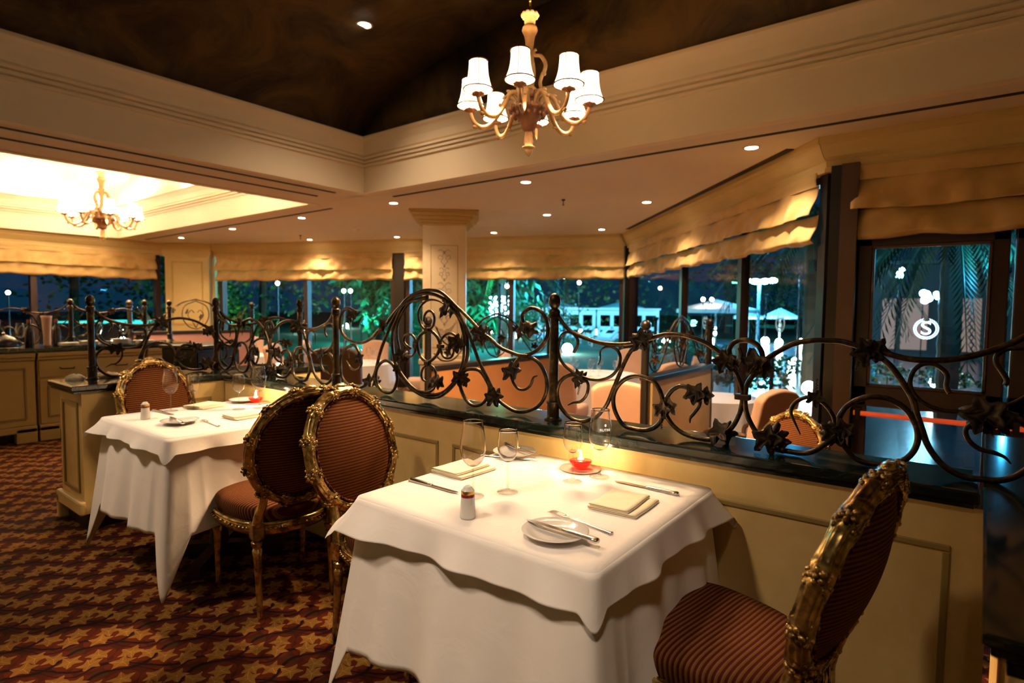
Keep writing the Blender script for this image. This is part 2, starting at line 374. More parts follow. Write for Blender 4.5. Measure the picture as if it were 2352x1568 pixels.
# ------------------------------------------------------------------ window walls
WS = [((-14.1, -4.0), (-14.48, 5.72)), ((-13.68, 6.46), (-4.9, 9.97)), ((-4.9, 9.97), (-.86, 5.44)), ((-.86, 5.44), (4.1, 5.44))]
FLIP = Matrix.Diagonal((-1, 1, 1, 1))
def frame_of(a, b):
    a = Vector((*a, 0)); b = Vector((*b, 0)); d = (b-a).normalized(); n = Vector((d.y, -d.x, 0))   # n points into the room
    return Matrix(((d.x, n.x, 0, a.x), (d.y, n.y, 0, a.y), (0, 0, 1, 0), (0, 0, 0, 1))), (b-a).length
def box_in(mb, mt, u0, u1, v0, v1, z0, z1): return mb.box(u0, u1, v0, v1, z0, z1, mt)
wi = [0]
def window(mt, u0, u1, mull, wd=.10, dp=.14, z0=-.33, z1=2.5, sill=.0):
    wi[0] += 1
    root = bpy.data.objects.new('window_%d' % wi[0], None); col.objects.link(root); root.matrix_world = mt @ Matrix.Translation(((u0+u1)/2, 0, 0)) @ FLIP; root['kind'] = 'structure'; mull = [u0+u1-m for m in mull][::-1]
    I = Matrix.Identity(4); uc = (u0+u1)/2
    f = MB(); box_in(f, I, u0-uc, u1-uc, -dp, 0, z1-.08, z1); box_in(f, I, u0-uc, u1-uc, -dp, 0.02, z0, z0+.12)
    edges = [(u0, u0+wd)]+[(m-wd/2, m+wd/2) for m in mull]+[(u1-wd, u1)]
    for a, b in edges: box_in(f, I, a-uc, b-uc, -dp, .0, z0, z1)
    f.build('window_frame', 'dark_wood', root)
    for (a, b), (c, d) in zip(edges[:-1], edges[1:]):
        g = MB(); box_in(g, I, b-uc, c-uc, -dp*.5-.004, -dp*.5+.004, z0+.12, z1-.08); g.build('glass', 'window_glass', root)
    return root
F = [frame_of(*s) for s in WS]
# below-glass wall on the far left (buffet side) and pilaster
window(F[0][0], 5.0, 9.62, [7.3]); window(F[0][0], .3, 4.95, [2.6])
window(F[1][0], .12, 4.62, [2.44]); window(F[1][0], 4.86, 9.40, [7.17])
window(F[2][0], .10, 6.03, [2.72, 4.5], .09, .10)
cornice = [(0, SZ+.01), (.16, SZ+.01), (.16, 2.70), (.14, 2.69), (.13, 2.66), (.09, 2.60), (.06, 2.57), (.05, 2.52), (.07, 2.515), (.07, 2.48), (0, 2.48)]
def cornice_run(mt, L, u0=0, name='trim_3', m0=0, m1=0):
    mb = MB(); n = len(cornice); vs = []
    for u, mm in ((u0, m0), (L, m1)):
        for v, z in cornice: vs.append(mt @ Vector((u+v*mm, v, z)))
    mb.add(vs, [(i, (i+1) % n, n+(i+1) % n, n+i) for i in range(n)]+[tuple(range(n)), tuple(range(n, 2*n))[::-1]])
    return struct(mb.build(name, 'crown_cream'))
t225 = math.tan(math.radians(22.5))
cornice_run(F[0][0], F[0][1], 0, 'trim_3'); cornice_run(F[1][0], F[1][1], 0, 'trim_4', 0, -1.0)
cornice_run(F[2][0], F[2][1], 0, 'trim_5', 1.0, .42); cornice_run(F[3][0], F[3][1], 0, 'trim_6', -.42, 0)
# upper wall above windows (closes the gap behind the shades)
for k, (mt, L) in enumerate(F):
    mb = MB(); box_in(mb, mt, 0, L, -.2, 0.0, 2.48, SZ+.1); struct(mb.build('wall_window_side', 'cream_wall'))
# pilaster between left wall and far wall
pm, pl = frame_of((-14.48, 5.72), (-13.68, 6.46))
mb = MB(); box_in(mb, pm, 0, pl, -.15, .0, -.35, 2.75); struct(mb.build('wall_corner', 'crown_cream'))
pr = thing('pilaster', 'cream panelled pilaster between the two leftmost window walls', 'pilaster', ((-14.08), 6.09, -.35)); pr.matrix_world = pm @ Matrix.Translation((pl/2, 0.004, -.35)) @ FLIP
mb = MB(); mb.box(-.48, .48, 0, .14, 0, 2.85); mb.build('shaft', 'crown_cream', pr)
mb = MB(); mb.box(-.54, .54, 0, .19, 2.86, 3.095); mb.box(-.51, .51, 0, .17, 2.80, 2.86); mb.build('capital', 'crown_cream', pr)
mb = MB()
for x0, x1, z0, z1 in ((-.34, .34, 2.66, 2.70), (-.34, .34, 1.25, 1.29), (-.34, -.31, 1.25, 2.7), (.31, .34, 1.25, 2.7)): mb.box(x0, x1, .135, .155, z0, z1)
mb.build('panel_moulding', 'cabinet_cream', pr)
# end posts (dark)
def post(mt, u0, u1, v0, v1, nm, m='dark_wood'):
    mb = MB(); box_in(mb, mt, u0, u1, v0, v1, -.35, 2.52); return struct(mb.build(nm, m))
post(F[1][0], 4.62, 4.86, -.16, .06, 'trim_7', 'black_wood'); post(F[1][0], 9.36, 9.46, -.16, .05, 'trim_8', 'brown_wood'); post(F[2][0], .0, .14, -.16, .10, 'trim_9', 'black_wood')
post(F[2][0], 5.98, 6.08, -.05, .03, 'trim_10', 'black_wood'); post(F[3][0], .02, .17, -.04, .1, 'trim_11', 'black_wood'); post(F[3][0], .10, .22, -.1, .13, 'trim_12', 'brown_wood')

# glazed double door in the right wall
dm = F[3][0]; X0 = -.86
def du(x): return x-X0
def door(n, xa, xb, lab):
    r = bpy.data.objects.new('door_%d' % n, None); col.objects.link(r); r.location = ((xa+xb)/2, 5.44, -.35); r['kind'] = 'structure'; r['label'] = lab
    w_ = (xb-xa)/2; mb = MB(); s = .10
    for x0, x1, z0, z1 in ((-w_, -w_+s, 0, 2.36), (w_-s, w_, 0, 2.36), (-w_, w_, 2.21, 2.36), (-w_, w_, .93, 1.095), (-w_, w_, 0, .16)): mb.box(x0, x1, -.02, .04, z0, z1)
    bevel(mb.build('door_frame', 'dark_wood', r), .008)
    mb = MB()
    for x0, x1, z0, z1 in ((-w_+s, w_-s, 2.19, 2.21), (-w_+s, w_-s, 1.095, 1.115), (-w_+s, -w_+s+.018, 1.1, 2.2), (w_-s-.018, w_-s, 1.1, 2.2)): mb.box(x0, x1, -.03, 0, z0, z1)
    mb.build('glazing_bead', 'brown_wood', r)
    mb = MB(); mb.box(-w_+s, w_-s, .006, .014, 1.095, 2.21); mb.build('upper_pane', 'window_glass', r)
    mb = MB(); mb.box(-w_+s, w_-s, .006, .014, .16, .93); mb.build('lower_pane', 'window_glass', r)
    mb = MB(); mb.tube([(-w_+.02, -.07, .875), (w_-.02, -.07, .875)], .019, 12); mb.build('push_bar', 'red_bar', r, True)
    mb = MB()
    for x in (-w_+.05, w_-.05): mb.box(x-.02, x+.02, -.09, -.02, .83, .92)
    mb.build('bar_bracket', 'black_plastic', r)
    return r
door(1, -.635, .30, 'dark wood glazed door with red push bar'); door(2, .33, 1.27, 'second glazed door leaf with red push bar')
mb = MB(); mb.box(1.3, 4.1, 5.42, 5.6, -.35, 2.5); struct(mb.build('wall_door_side', 'dark_wood'))
mb = MB(); mb.box(-.70, 1.33, 5.455, 5.56, 2.02, 2.5); struct(mb.build('trim_13', 'dark_wood'))
mb = MB(); mb.box(-.70, -.64, 5.38, 5.5, -.35, 2.5); struct(mb.build('trim_14', 'brown_wood'))

# laurel wreath emblem with the letter S on the panes
def emblem(loc, mt3, r, material, label):
    t = thing('glass_emblem', label, 'emblem', loc); t.rotation_euler = mt3.to_euler()
    # local x = right as seen from inside the room, z = up
    cu = bpy.data.curves.new('letter', 'FONT'); cu.body = 'S'; cu.size = r*1.75; cu.extrude = .0015; cu.align_x = 'CENTER'; cu.align_y = 'CENTER'; cu.offset = r*.018
    o = bpy.data.objects.new('letter_tmp', cu); col.objects.link(o)
    dg = bpy.context.evaluated_depsgraph_get(); me = bpy.data.meshes.new_from_object(o.evaluated_get(dg)); bpy.data.objects.remove(o)
    me.materials.clear(); me.materials.append(M[material]); me.transform(Matrix.Translation((0, 0, 0)) @ Matrix.Rotation(PI/2, 4, 'X') @ Matrix.Scale(1.12, 4, (1, 0, 0)))
    L = bpy.data.objects.new('letter_s', me); col.objects.link(L); L.parent = t
    mb = MB()
    for side in (-1, 1):
        for k in range(15):
            a = -PI/2+side*(.08+k*.195)
            for rr, tw in ((.93, .5), (.77, -.35)):
                c = Vector((cos(a)*r*rr, 0, sin(a)*r*rr)); d = a+side*(PI/2-tw); ax = Vector((cos(d), 0, sin(d))); pp = Vector((-sin(d), 0, cos(d)))
                l_ = r*.15; w_ = r*.05
                P = [c-ax*l_, c+pp*w_, c+ax*l_, c-pp*w_]; vs = [p+Vector((0, y, 0)) for y in (-.0015, .0015) for p in P]
                mb.add(vs, [(0, 1, 2, 3), (7, 6, 5, 4)]+[(i, (i+1) % 4, 4+(i+1) % 4, 4+i) for i in range(4)])
    mb.build('laurel_wreath', material, t); return t
emblem((-.166, 5.425, 1.215), Matrix.Identity(3), .082, 'decal_white', 'white letter S in a laurel wreath on the upper door pane')
a45 = Matrix.Rotation(math.atan2(5.44-9.97, -.86+4.9), 3, 'Z')
emblem((-1.30, 5.86, 1.222), a45, .085, 'decal_faint', 'faint wreath emblem on the slanted window, pane nearest the door')
emblem((-2.45, 7.145, 1.19), a45, .085, 'decal_faint', 'faint wreath emblem on the middle pane of the slanted window')

# roman shades
def roman(mt, u0, u1, label, ztop=2.50, zbot=1.92, swag=9, seed=1, rise=0):
    rr = random.Random(seed); L = u1-u0; n = max(3, int(L/.48)); ph = [rr.uniform(0, 6.28) for _ in range(8)]
    t = thing('roman_shade', label, 'window shade', mt @ Vector(((u0+u1)/2, 0, ztop)), 0, 'gold roman shades on the windows'); t.matrix_world = mt @ Matrix.Translation(((u0+u1)/2, 0, ztop)) @ FLIP
    H = ztop-zbot; tiers = [(0, .20), (.18, .62), (.60, 1.0)]
    for ti, (a, b) in enumerate(tiers):
        def f(u, v, a=a, b=b, ti=ti):
            x = (u-.5)*L
            d = .080-.016*ti+.052*v*(ti > 0)                       # each tier bellies out and tucks back
            s = (x/.42+ph[ti]/6.28) % 1.0; q = abs(s-.5)*2         # crease fans
            d += (.024*sin(PI*q)*(v**.8)+.014*sin(x*9+ph[ti]+v*3)+.009*sin(x*17-v*6+ph[ti+3]))*(ti > 0)
            d += .012*noise.noise(Vector((x*3, v*2, ti*5+seed)))
            if v > .86 and ti == 2: d -= (v-.86)*.30
            z = -H*(a+(b-a)*v)
            if ti == 2 and v > .4: z -= (v-.4)*.045*(abs(sin(PI*x/.62+ph[5]))-.4)+rise*0
            if ti == 1 and v > .7: z -= (v-.7)*.03*sin(x*5+ph[6])
            return (x, d, z)
        o = MB().grid(f, int(L*34), 22).build('shade_fold' if ti else 'shade_heading', 'shade_silk', t, 2); solid(o, .004)
    return t
roman(F[0][0], 5.02, 9.50, 'gold roman shade over the leftmost window', seed=2); roman(F[0][0], .4, 4.95, 'gold roman shade farther left over the buffet window', seed=9)
roman(F[1][0], .12, 4.60, 'gold roman shade left of the narrow dark post on the far wall', seed=3)
roman(F[1][0], 4.88, 9.40, 'gold roman shade behind the painted column on the far wall', seed=4)
roman(F[2][0], .30, 6.0, 'gold roman shade on the slanted window wall', seed=5)
roman(F[3][0], .17, 3.2, 'gold roman shade above the glazed door', seed=6, zbot=1.93)

# painted square column
ca = math.atan2(6.345-5.95, -6.03+6.52)+.04
cc = thing('painted_column', 'cream square column painted with grey scrollwork behind the iron arch', 'column', (-6.17, 6.37, -.35), ca)
mb = MB(); mb.box(-.315, .315, -.315, .315, 1.0, 3.0); mb.build('shaft', 'cream_column', cc)
mb = MB(); mb.box(-.35, .35, -.35, .35, 0, .86); mb.box(-.37, .37, -.37, .37, .86, .93); mb.box(-.345, .345, -.345, .345, .93, 1.0); bevel(mb.build('base', 'cream_column', cc), .01)
mb = MB()
for w_, z0, z1 in ((.34, 2.90, 2.93), (.37, 2.93, 2.97), (.42, 2.97, 3.02), (.47, 3.02, 3.07), (.50, 3.07, 3.098)): mb.box(-w_, w_, -w_, w_, z0, z1)
bevel(mb.build('capital', 'crown_cream', cc), .008)
mb = MB()
for x0, x1, z0, z1 in ((-.20, .20, 2.60, 2.61), (-.20, .20, 1.10, 1.11), (-.20, -.19, 1.1, 2.61), (.19, .20, 1.1, 2.61)): mb.box(x0, x1, -.319, -.314, z0, z1)
for x0, x1, z0, z1 in ((-.22, .22, .72, .735), (-.22, .22, .12, .135), (-.22, -.205, .12, .735), (.205, .22, .12, .735)): mb.box(x0, x1, -.356, -.349, z0, z1)
mb.build('panel_line', 'cabinet_cream', cc)
mat('grey_paint', (.34, .29, .26), .6)
mb = MB()
def pt(P, r=.0035): mb.tube([Vector((x, -.3165, z)) for x, z in [(q.x, q.y) for q in cr_spline([(a, b, 0) for a, b in P], 7)]], r, 5)
for sx in (-1, 1):
    for z0, k in ((2.42, 1), (2.18, .8), (1.93, 1.1), (1.55, .9), (1.28, .8)):
        pt([(0, z0-.10*k), (sx*.05*k, z0-.05*k), (sx*.02, z0), (sx*.07*k, z0+.04*k), (sx*.09*k, z0-.01), (sx*.05*k, z0-.015)])
        pt([(sx*.09*k, z0+.1*k), (sx*.05*k, z0+.12*k), (sx*.01, z0+.08*k), (sx*.03*k, z0+.03*k)])
    pt([(0, 1.66), (sx*.03, 1.72), (sx*.10, 1.83)], .003)
    for k in range(3): pt([(sx*.01, 1.2+.06*k), (sx*(.10+.03*k), 1.36+.05*k), (sx*(.13+.02*k), 1.42+.05*k)], .003)
for z0 in (2.5, 2.3, 2.1, 1.78, 1.45): mb.ball((0, -.316, z0), .014, 8, 5, (1, .2, 1.6))
mb.build('scroll_painting', 'grey_paint', cc)

# ------------------------------------------------------------------ half-height partition walls with stone ledges
ZL = .87
struct(MB().box(-4.0, .10, 1.945, 2.17, -.36, .8215).build('wall_partition', 'cream_wall'))
struct(MB().box(-4.42, -4.02, 1.12, 2.72, .10, .8215).build('wall_partition', 'cream_wall'))
struct(MB().box(-4.40, -4.04, 1.14, 2.70, -.36, .11).build('baseboard_partition', 'black_wood'))
mb = MB(); mb.box(-4.45, -4.40, 1.09, 1.16, 0, .16); mb.box(-4.45, -4.0, 1.09, 1.125, .10, .18); struct(bevel(mb.build('baseboard_end', 'cream_wall'), .012))
def ledge(x0, x1, y0, y1, label, z0=.822):
    t = thing('stone_ledge', label, 'stone ledge', ((x0+x1)/2, (y0+y1)/2, z0)); mb = MB(); xc, yc = (x0+x1)/2, (y0+y1)/2; hx, hy = (x1-x0)/2, (y1-y0)/2
    rings = [(-.012, 0), (-.012, .010), (-.004, .014), (.0, .020), (.0, .042), (-.004, .0475), (-.012, .0482)]
    vs = []
    for d, z in rings: vs += [(-hx-d, -hy-d, z), (hx+d, -hy-d, z), (hx+d, hy+d, z), (-hx-d, hy+d, z)]
    n = len(rings); mb.add(vs, [(i*4+k, i*4+(k+1) % 4, (i+1)*4+(k+1) % 4, (i+1)*4+k) for i in range(n-1) for k in range(4)]+[(3, 2, 1, 0), tuple((n-1)*4+k for k in range(4))])
    mb.build('slab', 'green_stone', t); return t
ledge(-3.998, .075, 1.92, 2.205, 'long dark green stone ledge under the iron railing')
ledge(-4.455, -4.0, 1.07, 2.78, 'dark stone ledge on the partition beside the far table')
# wainscot mouldings
def stripe_rect(x0, x1, z0, z1, y, w_=.018):
    mb = MB()
    for a, b, c, d in ((x0, x1, z1-w_, z1), (x0, x1, z0, z0+w_), (x0, x0+w_, z0+w_, z1-w_), (x1-w_, x1, z0+w_, z1-w_)): mb.box(a, b, y-.006, y+.004, c, d)
    return struct(bevel(mb.build('trim_15', 'wall_stripe'), .003, 1))
stripe_rect(-1.835, .02, .10, .708, 1.945); stripe_rect(-3.80, -1.925, .10, .708, 1.945)
mb = MB()
for a, b, c, d in ((1.30, 1.86, .70, .72), (1.30, 1.86, .22, .24), (1.30, 1.32, .24, .70), (1.84, 1.86, .24, .70)): mb.box(-4.023, -4.014, a, b, c, d)
struct(mb.build('trim_16', 'wall_stripe'))
mb = MB()
for a, b, c, d in ((-4.36, -4.08, .74, .76), (-4.36, -4.08, .22, .24), (-4.36, -4.34, .24, .74), (-4.10, -4.08, .24, .74)): mb.box(a, b, 1.112, 1.122, c, d)
struct(mb.build('trim_17', 'wall_stripe'))
# stone topped cabinet at the right edge
t = thing('stone_topped_cabinet', 'dark green stone topped cabinet at the right edge of the picture', 'cabinet', (.69, 1.9, 0)); t.rotation_euler[2] = -.033
mb = MB(); mb.box(-.555, .6, -.80, .90, -.35, .825); mb.build('body', 'cream_wall', t)
mb = MB(); hx, hy = .61, .905; rings = [(-.03, -.062), (-.03, -.045), (-.018, -.036), (-.010, -.030), (-.010, -.020), (0, -.012), (0, .002), (-.006, .0035)]; vs = []
for d, z in rings: vs += [(-hx-d, -.86-d, z+.873), (hx+d, -.86-d, z+.873), (hx+d, .93+d, z+.873), (-hx-d, .93+d, z+.873)]
n = len(rings); mb.add(vs, [(i*4+k, i*4+(k+1) % 4, (i+1)*4+(k+1) % 4, (i+1)*4+k) for i in range(n-1) for k in range(4)]+[(3, 2, 1, 0), tuple((n-1)*4+k for k in range(4))])
mb.build('stone_top', 'green_stone', t)
# ------------------------------------------------------------------ wrought iron railing (points are x, z in metres on the railing plane)
RAIL_C = [
 (1, [(-1.339,1.348),(-1.326,1.321),(-1.267,1.258),(-1.199,1.228),(-1.115,1.207),(-1.031,1.204),(-0.961,1.214),(-0.919,1.229),(-0.898,1.235),(-0.852,1.248),(-0.797,1.251),(-0.745,1.242),(-0.694,1.224),(-0.652,1.198),(-0.628,1.18),(-0.601,1.147),(-0.581,1.113),(-0.564,1.07),(-0.562,1.046),(-0.565,1.014),(-0.573,0.983),(-0.592,0.941),(-0.619,0.91),(-0.663,0.884),(-0.714,0.879),(-0.766,0.891),(-0.804,0.913),(-0.827,0.941),(-0.838,0.966),(-0.835,1.007),(-0.819,1.038),(-0.792,1.06),(-0.77,1.063),(-0.744,1.056),(-0.723,1.044)]),
 (2, [(-0.723,1.044),(-0.71,1.031),(-0.71,1.001),(-0.728,0.971),(-0.742,0.952),(-0.743,0.932)]),
 (1, [(-0.846,0.954),(-0.847,0.994),(-0.858,1.034),(-0.881,1.067),(-0.915,1.082),(-0.96,1.087),(-1.002,1.071),(-1.034,1.041),(-1.051,1.004),(-1.05,0.96),(-1.032,0.919),(-1.001,0.887),(-0.962,0.879),(-0.921,0.879),(-0.881,0.896),(-0.854,0.926),(-0.844,0.962)]),
 (1, [(-0.936,1.218),(-0.954,1.202),(-0.982,1.181),(-1.007,1.137),(-1.023,1.1),(-1.039,1.062),(-1.057,1.02),(-1.077,0.97),(-1.1,0.936),(-1.129,0.909),(-1.181,0.883),(-1.226,0.881),(-1.267,0.9),(-1.302,0.936),(-1.316,0.981),(-1.31,1.022),(-1.282,1.054),(-1.242,1.07),(-1.2,1.062)]),
 (2, [(-1.2,1.062),(-1.169,1.04),(-1.173,0.995),(-1.201,0.963),(-1.234,0.955),(-1.263,0.94)]),
 (2, [(-1.238,1.162),(-1.221,1.192),(-1.222,1.219),(-1.245,1.241),(-1.273,1.245),(-1.3,1.228),(-1.313,1.187),(-1.31,1.145),(-1.283,1.107),(-1.236,1.078),(-1.2,1.066),(-1.164,1.058),(-1.112,1.059),(-1.064,1.078),(-1.034,1.113),(-1.026,1.151),(-1.036,1.178),(-1.061,1.192),(-1.091,1.191),(-1.114,1.174),(-1.114,1.141),(-1.123,1.118)]),
 (1, [(-0.611,1.187),(-0.611,1.211),(-0.595,1.231),(-0.568,1.24),(-0.54,1.237),(-0.515,1.22),(-0.503,1.193),(-0.505,1.172)]),
 (2, [(-0.58,1.213),(-0.569,1.189),(-0.573,1.168),(-0.589,1.163)]),
 (2, [(-0.54,1.215),(-0.548,1.19),(-0.543,1.17),(-0.527,1.165)]),
 (1, [(-0.518,1.167),(-0.529,1.128),(-0.548,1.092),(-0.554,1.057),(-0.553,1.019),(-0.544,0.982),(-0.526,0.947),(-0.506,0.923),(-0.473,0.894),(-0.445,0.881),(-0.415,0.879),(-0.374,0.879),(-0.341,0.892),(-0.314,0.915),(-0.295,0.934),(-0.275,0.953)]),
 (2, [(-0.278,0.966),(-0.281,0.985),(-0.287,1.012),(-0.305,1.04),(-0.33,1.06),(-0.358,1.065),(-0.381,1.057),(-0.402,1.038),(-0.409,1.009),(-0.394,0.973),(-0.379,0.942)]),
 (1, [(-0.274,0.974),(-0.273,0.986),(-0.269,1.014),(-0.254,1.043),(-0.231,1.066),(-0.198,1.082),(-0.168,1.085),(-0.144,1.082),(-0.118,1.07),(-0.095,1.05),(-0.078,1.02),(-0.069,0.99),(-0.07,0.958),(-0.081,0.928),(-0.101,0.903),(-0.124,0.888),(-0.16,0.879),(-0.199,0.879),(-0.227,0.892),(-0.246,0.913),(-0.265,0.941)]),
 (1, [(-0.517,1.158),(-0.497,1.174),(-0.459,1.204),(-0.41,1.234),(-0.358,1.247),(-0.317,1.249),(-0.278,1.249),(-0.246,1.241),(-0.22,1.233),(-0.197,1.22),(-0.177,1.21),(-0.148,1.186),(-0.123,1.153),(-0.1,1.115),(-0.085,1.086),(-0.074,1.046),(-0.06,1.003),(-0.045,0.959),(-0.02,0.92),(0.009,0.894),(0.042,0.88),(0.078,0.879),(0.115,0.885),(0.145,0.9),(0.166,0.92),(0.193,0.953),(0.204,0.987)]),
 (1, [(-0.201,1.23),(-0.179,1.223),(-0.149,1.216),(-0.114,1.207),(-0.078,1.203),(-0.037,1.204),(0.002,1.209),(0.043,1.221),(0.073,1.233),(0.103,1.247),(0.132,1.265),(0.173,1.294),(0.221,1.329)]),
 (2, [(0.0,1.112),(-0.009,1.132),(-0.008,1.162),(-0.023,1.183),(-0.044,1.194),(-0.068,1.19),(-0.086,1.171),(-0.094,1.141),(-0.089,1.113),(-0.069,1.087),(-0.036,1.068),(-0.001,1.062),(0.038,1.064),(0.07,1.07),(0.098,1.082),(0.13,1.097),(0.157,1.118),(0.176,1.139),(0.191,1.169)]),
 (1, [(0.09,1.07),(0.125,1.07),(0.147,1.059),(0.16,1.048),(0.185,1.019),(0.2,0.986)]),
 (2, [(0.079,1.062),(0.053,1.034),(0.04,1.017),(0.041,0.999),(0.053,0.979),(0.074,0.964),(0.101,0.96),(0.125,0.951),(0.139,0.935)]),
 (2, [(0.118,1.147),(0.12,1.161),(0.108,1.185),(0.097,1.204),(0.096,1.223),(0.106,1.237),(0.123,1.246),(0.151,1.246),(0.18,1.24)]),
]
RAIL_B = [
 (1, [(-2.656,1.313),(-2.698,1.325),(-2.742,1.335),(-2.782,1.317),(-2.807,1.277),(-2.808,1.221),(-2.772,1.175),(-2.708,1.145),(-2.619,1.141),(-2.535,1.169),(-2.466,1.217),(-2.408,1.249),(-2.363,1.294),(-2.298,1.345),(-2.235,1.392),(-2.163,1.418),(-2.091,1.428),(-2.015,1.421),(-1.959,1.393),(-1.904,1.353),(-1.839,1.308),(-1.779,1.262),(-1.733,1.225),(-1.685,1.202),(-1.629,1.165),(-1.564,1.145),(-1.503,1.134),(-1.442,1.151),(-1.399,1.183),(-1.37,1.226),(-1.371,1.279),(-1.394,1.32),(-1.431,1.34),(-1.468,1.34),(-1.503,1.313),(-1.495,1.271)]),
 (1, [(-2.537,0.938),(-2.503,0.979),(-2.455,1.104),(-2.398,1.202),(-2.332,1.301),(-2.244,1.374),(-2.163,1.405),(-2.091,1.411),(-2.015,1.397),(-1.939,1.359),(-1.884,1.307),(-1.839,1.254),(-1.794,1.177),(-1.75,1.088),(-1.707,1.026),(-1.675,0.978),(-1.649,0.936),(-1.608,0.908),(-1.536,0.883),(-1.469,0.891),(-1.409,0.924),(-1.373,0.981),(-1.372,1.041),(-1.398,1.093),(-1.435,1.121),(-1.486,1.13),(-1.524,1.116),(-1.551,1.077)]),
 (2, [(-1.55,1.054),(-1.555,1.02),(-1.523,0.986),(-1.484,0.986),(-1.454,1.009),(-1.44,1.041),(-1.418,1.052)]),
 (1, [(-2.537,0.938),(-2.598,0.901),(-2.671,0.88),(-2.747,0.898),(-2.799,0.939),(-2.811,1.012),(-2.798,1.071),(-2.744,1.111),(-2.681,1.124),(-2.646,1.094),(-2.619,1.056)]),
 (2, [(-2.619,1.056),(-2.62,1.017),(-2.659,0.987),(-2.71,0.991),(-2.753,1.033)]),
 (1, [(-2.091,1.389),(-2.196,1.376),(-2.254,1.358),(-2.305,1.308),(-2.349,1.227),(-2.36,1.157),(-2.35,1.086),(-2.319,1.012),(-2.262,0.952),(-2.186,0.911),(-2.1,0.89),(-2.017,0.899),(-1.954,0.933),(-1.894,0.988),(-1.857,1.043),(-1.829,1.099),(-1.824,1.164),(-1.836,1.227),(-1.864,1.289),(-1.918,1.349),(-1.986,1.376)]),
 (2, [(-2.091,1.398),(-2.208,1.372),(-2.278,1.315),(-2.318,1.246),(-2.319,1.175),(-2.298,1.119),(-2.282,1.099)]),
 (2, [(-1.98,1.389),(-1.939,1.349),(-1.884,1.293),(-1.853,1.221),(-1.847,1.159),(-1.854,1.085),(-1.885,1.02),(-1.934,0.963),(-2.008,0.917),(-2.116,0.902),(-2.212,0.92),(-2.295,0.988),(-2.322,1.044)]),
 (2, [(-2.312,1.015),(-2.235,0.95),(-2.167,0.917),(-2.1,0.915),(-2.053,0.932),(-2.029,0.967)]),
 (2, [(-2.119,1.271),(-2.113,1.306),(-2.088,1.324),(-2.06,1.318),(-2.045,1.29),(-2.054,1.253),(-2.088,1.23),(-2.125,1.238),(-2.154,1.275),(-2.16,1.317),(-2.135,1.356),(-2.088,1.378),(-2.036,1.378),(-1.985,1.361),(-1.959,1.338)]),
 (1, [(-2.094,1.226),(-2.141,1.204),(-2.167,1.166),(-2.16,1.121),(-2.135,1.085),(-2.094,1.068),(-2.054,1.086),(-2.017,1.122),(-2.006,1.16),(-2.024,1.195),(-2.06,1.22),(-2.094,1.226)]),
 (2, [(-2.094,1.054),(-2.128,1.03),(-2.138,0.996),(-2.122,0.973),(-2.094,0.968)]),
 (2, [(-2.094,1.054),(-2.054,1.044),(-2.035,1.013),(-2.029,0.987)]),
 (2, [(-2.215,1.13),(-2.248,1.144),(-2.268,1.168),(-2.255,1.196),(-2.215,1.202),(-2.186,1.18),(-2.176,1.145),(-2.192,1.104),(-2.228,1.084),(-2.261,1.087)]),
 (2, [(-1.883,1.178),(-1.889,1.196),(-1.924,1.216),(-1.961,1.213),(-1.991,1.192),(-2.003,1.158),(-1.994,1.115),(-1.967,1.095),(-1.932,1.101),(-1.914,1.132),(-1.932,1.159),(-1.967,1.163)]),
 (1, [(-1.868,1.009),(-1.835,1.045),(-1.788,1.054),(-1.745,1.047),(-1.71,1.013),(-1.688,0.969),(-1.704,0.922),(-1.741,0.89),(-1.792,0.88),(-1.834,0.905),(-1.865,0.95),(-1.874,0.993)]),
 (1, [(-2.322,0.981),(-2.333,1.008),(-2.364,1.041),(-2.413,1.054),(-2.459,1.035),(-2.492,0.992),(-2.489,0.937),(-2.453,0.895),(-2.399,0.879),(-2.35,0.9),(-2.323,0.951),(-2.322,0.981)]),
]
LEAF_C = [(-0.931,1.223,1.15),(-1.2,1.059,1.0),(-0.845,0.973,0.85),(-0.81,0.987,0.8),(-0.722,1.043,1.0),(-0.687,1.038,0.8),(-0.633,0.914,1.2),(-0.621,1.164,1.0),(-0.589,1.158,0.8),(-0.521,1.167,1.1),(-0.494,1.15,0.85),(-0.475,0.913,1.2),(-0.441,0.912,0.9),(-0.337,1.065,0.7),(-0.276,0.964,1.1),(-0.255,0.976,0.8),(-0.2,1.219,1.1),(-0.184,1.227,0.7),(0.079,1.062,1.35),(0.1,1.049,1.0)]
LEAF_B = [(-2.683,1.293,0.9),(-2.408,1.249,0.9),(-1.733,1.219,1.1),(-1.696,1.232,0.8),(-1.49,1.248,1.1),(-2.537,0.933,1.0),(-2.619,1.056,0.9),(-2.282,1.092,1.0),(-2.302,1.02,0.7),(-1.956,1.332,1.1),(-1.883,1.174,1.15),(-2.029,0.976,1.15),(-1.862,1.009,1.0),(-1.829,0.999,0.8),(-1.649,0.934,1.1),(-1.553,1.057,1.1)]
TENDRIL_C = [(-0.847,0.945,-0.846,0.898),(-0.614,1.137,-0.618,1.106),(-0.487,1.146,-0.474,1.097),(-0.336,1.077,-0.335,1.129),(-0.224,1.189,-0.231,1.162),(0.092,1.036,0.098,1.004),(-0.687,1.046,-0.672,1.055),(-1.2,1.028,-1.209,0.991)]
COLLAR = [(-0.562,1.046,1),(-2.094,1.23,0.6),(-2.176,1.145,0.6),(-2.003,1.151,0.6),(-2.094,1.061,0.6),(-1.486,1.132,0.8)]
YR = 2.035
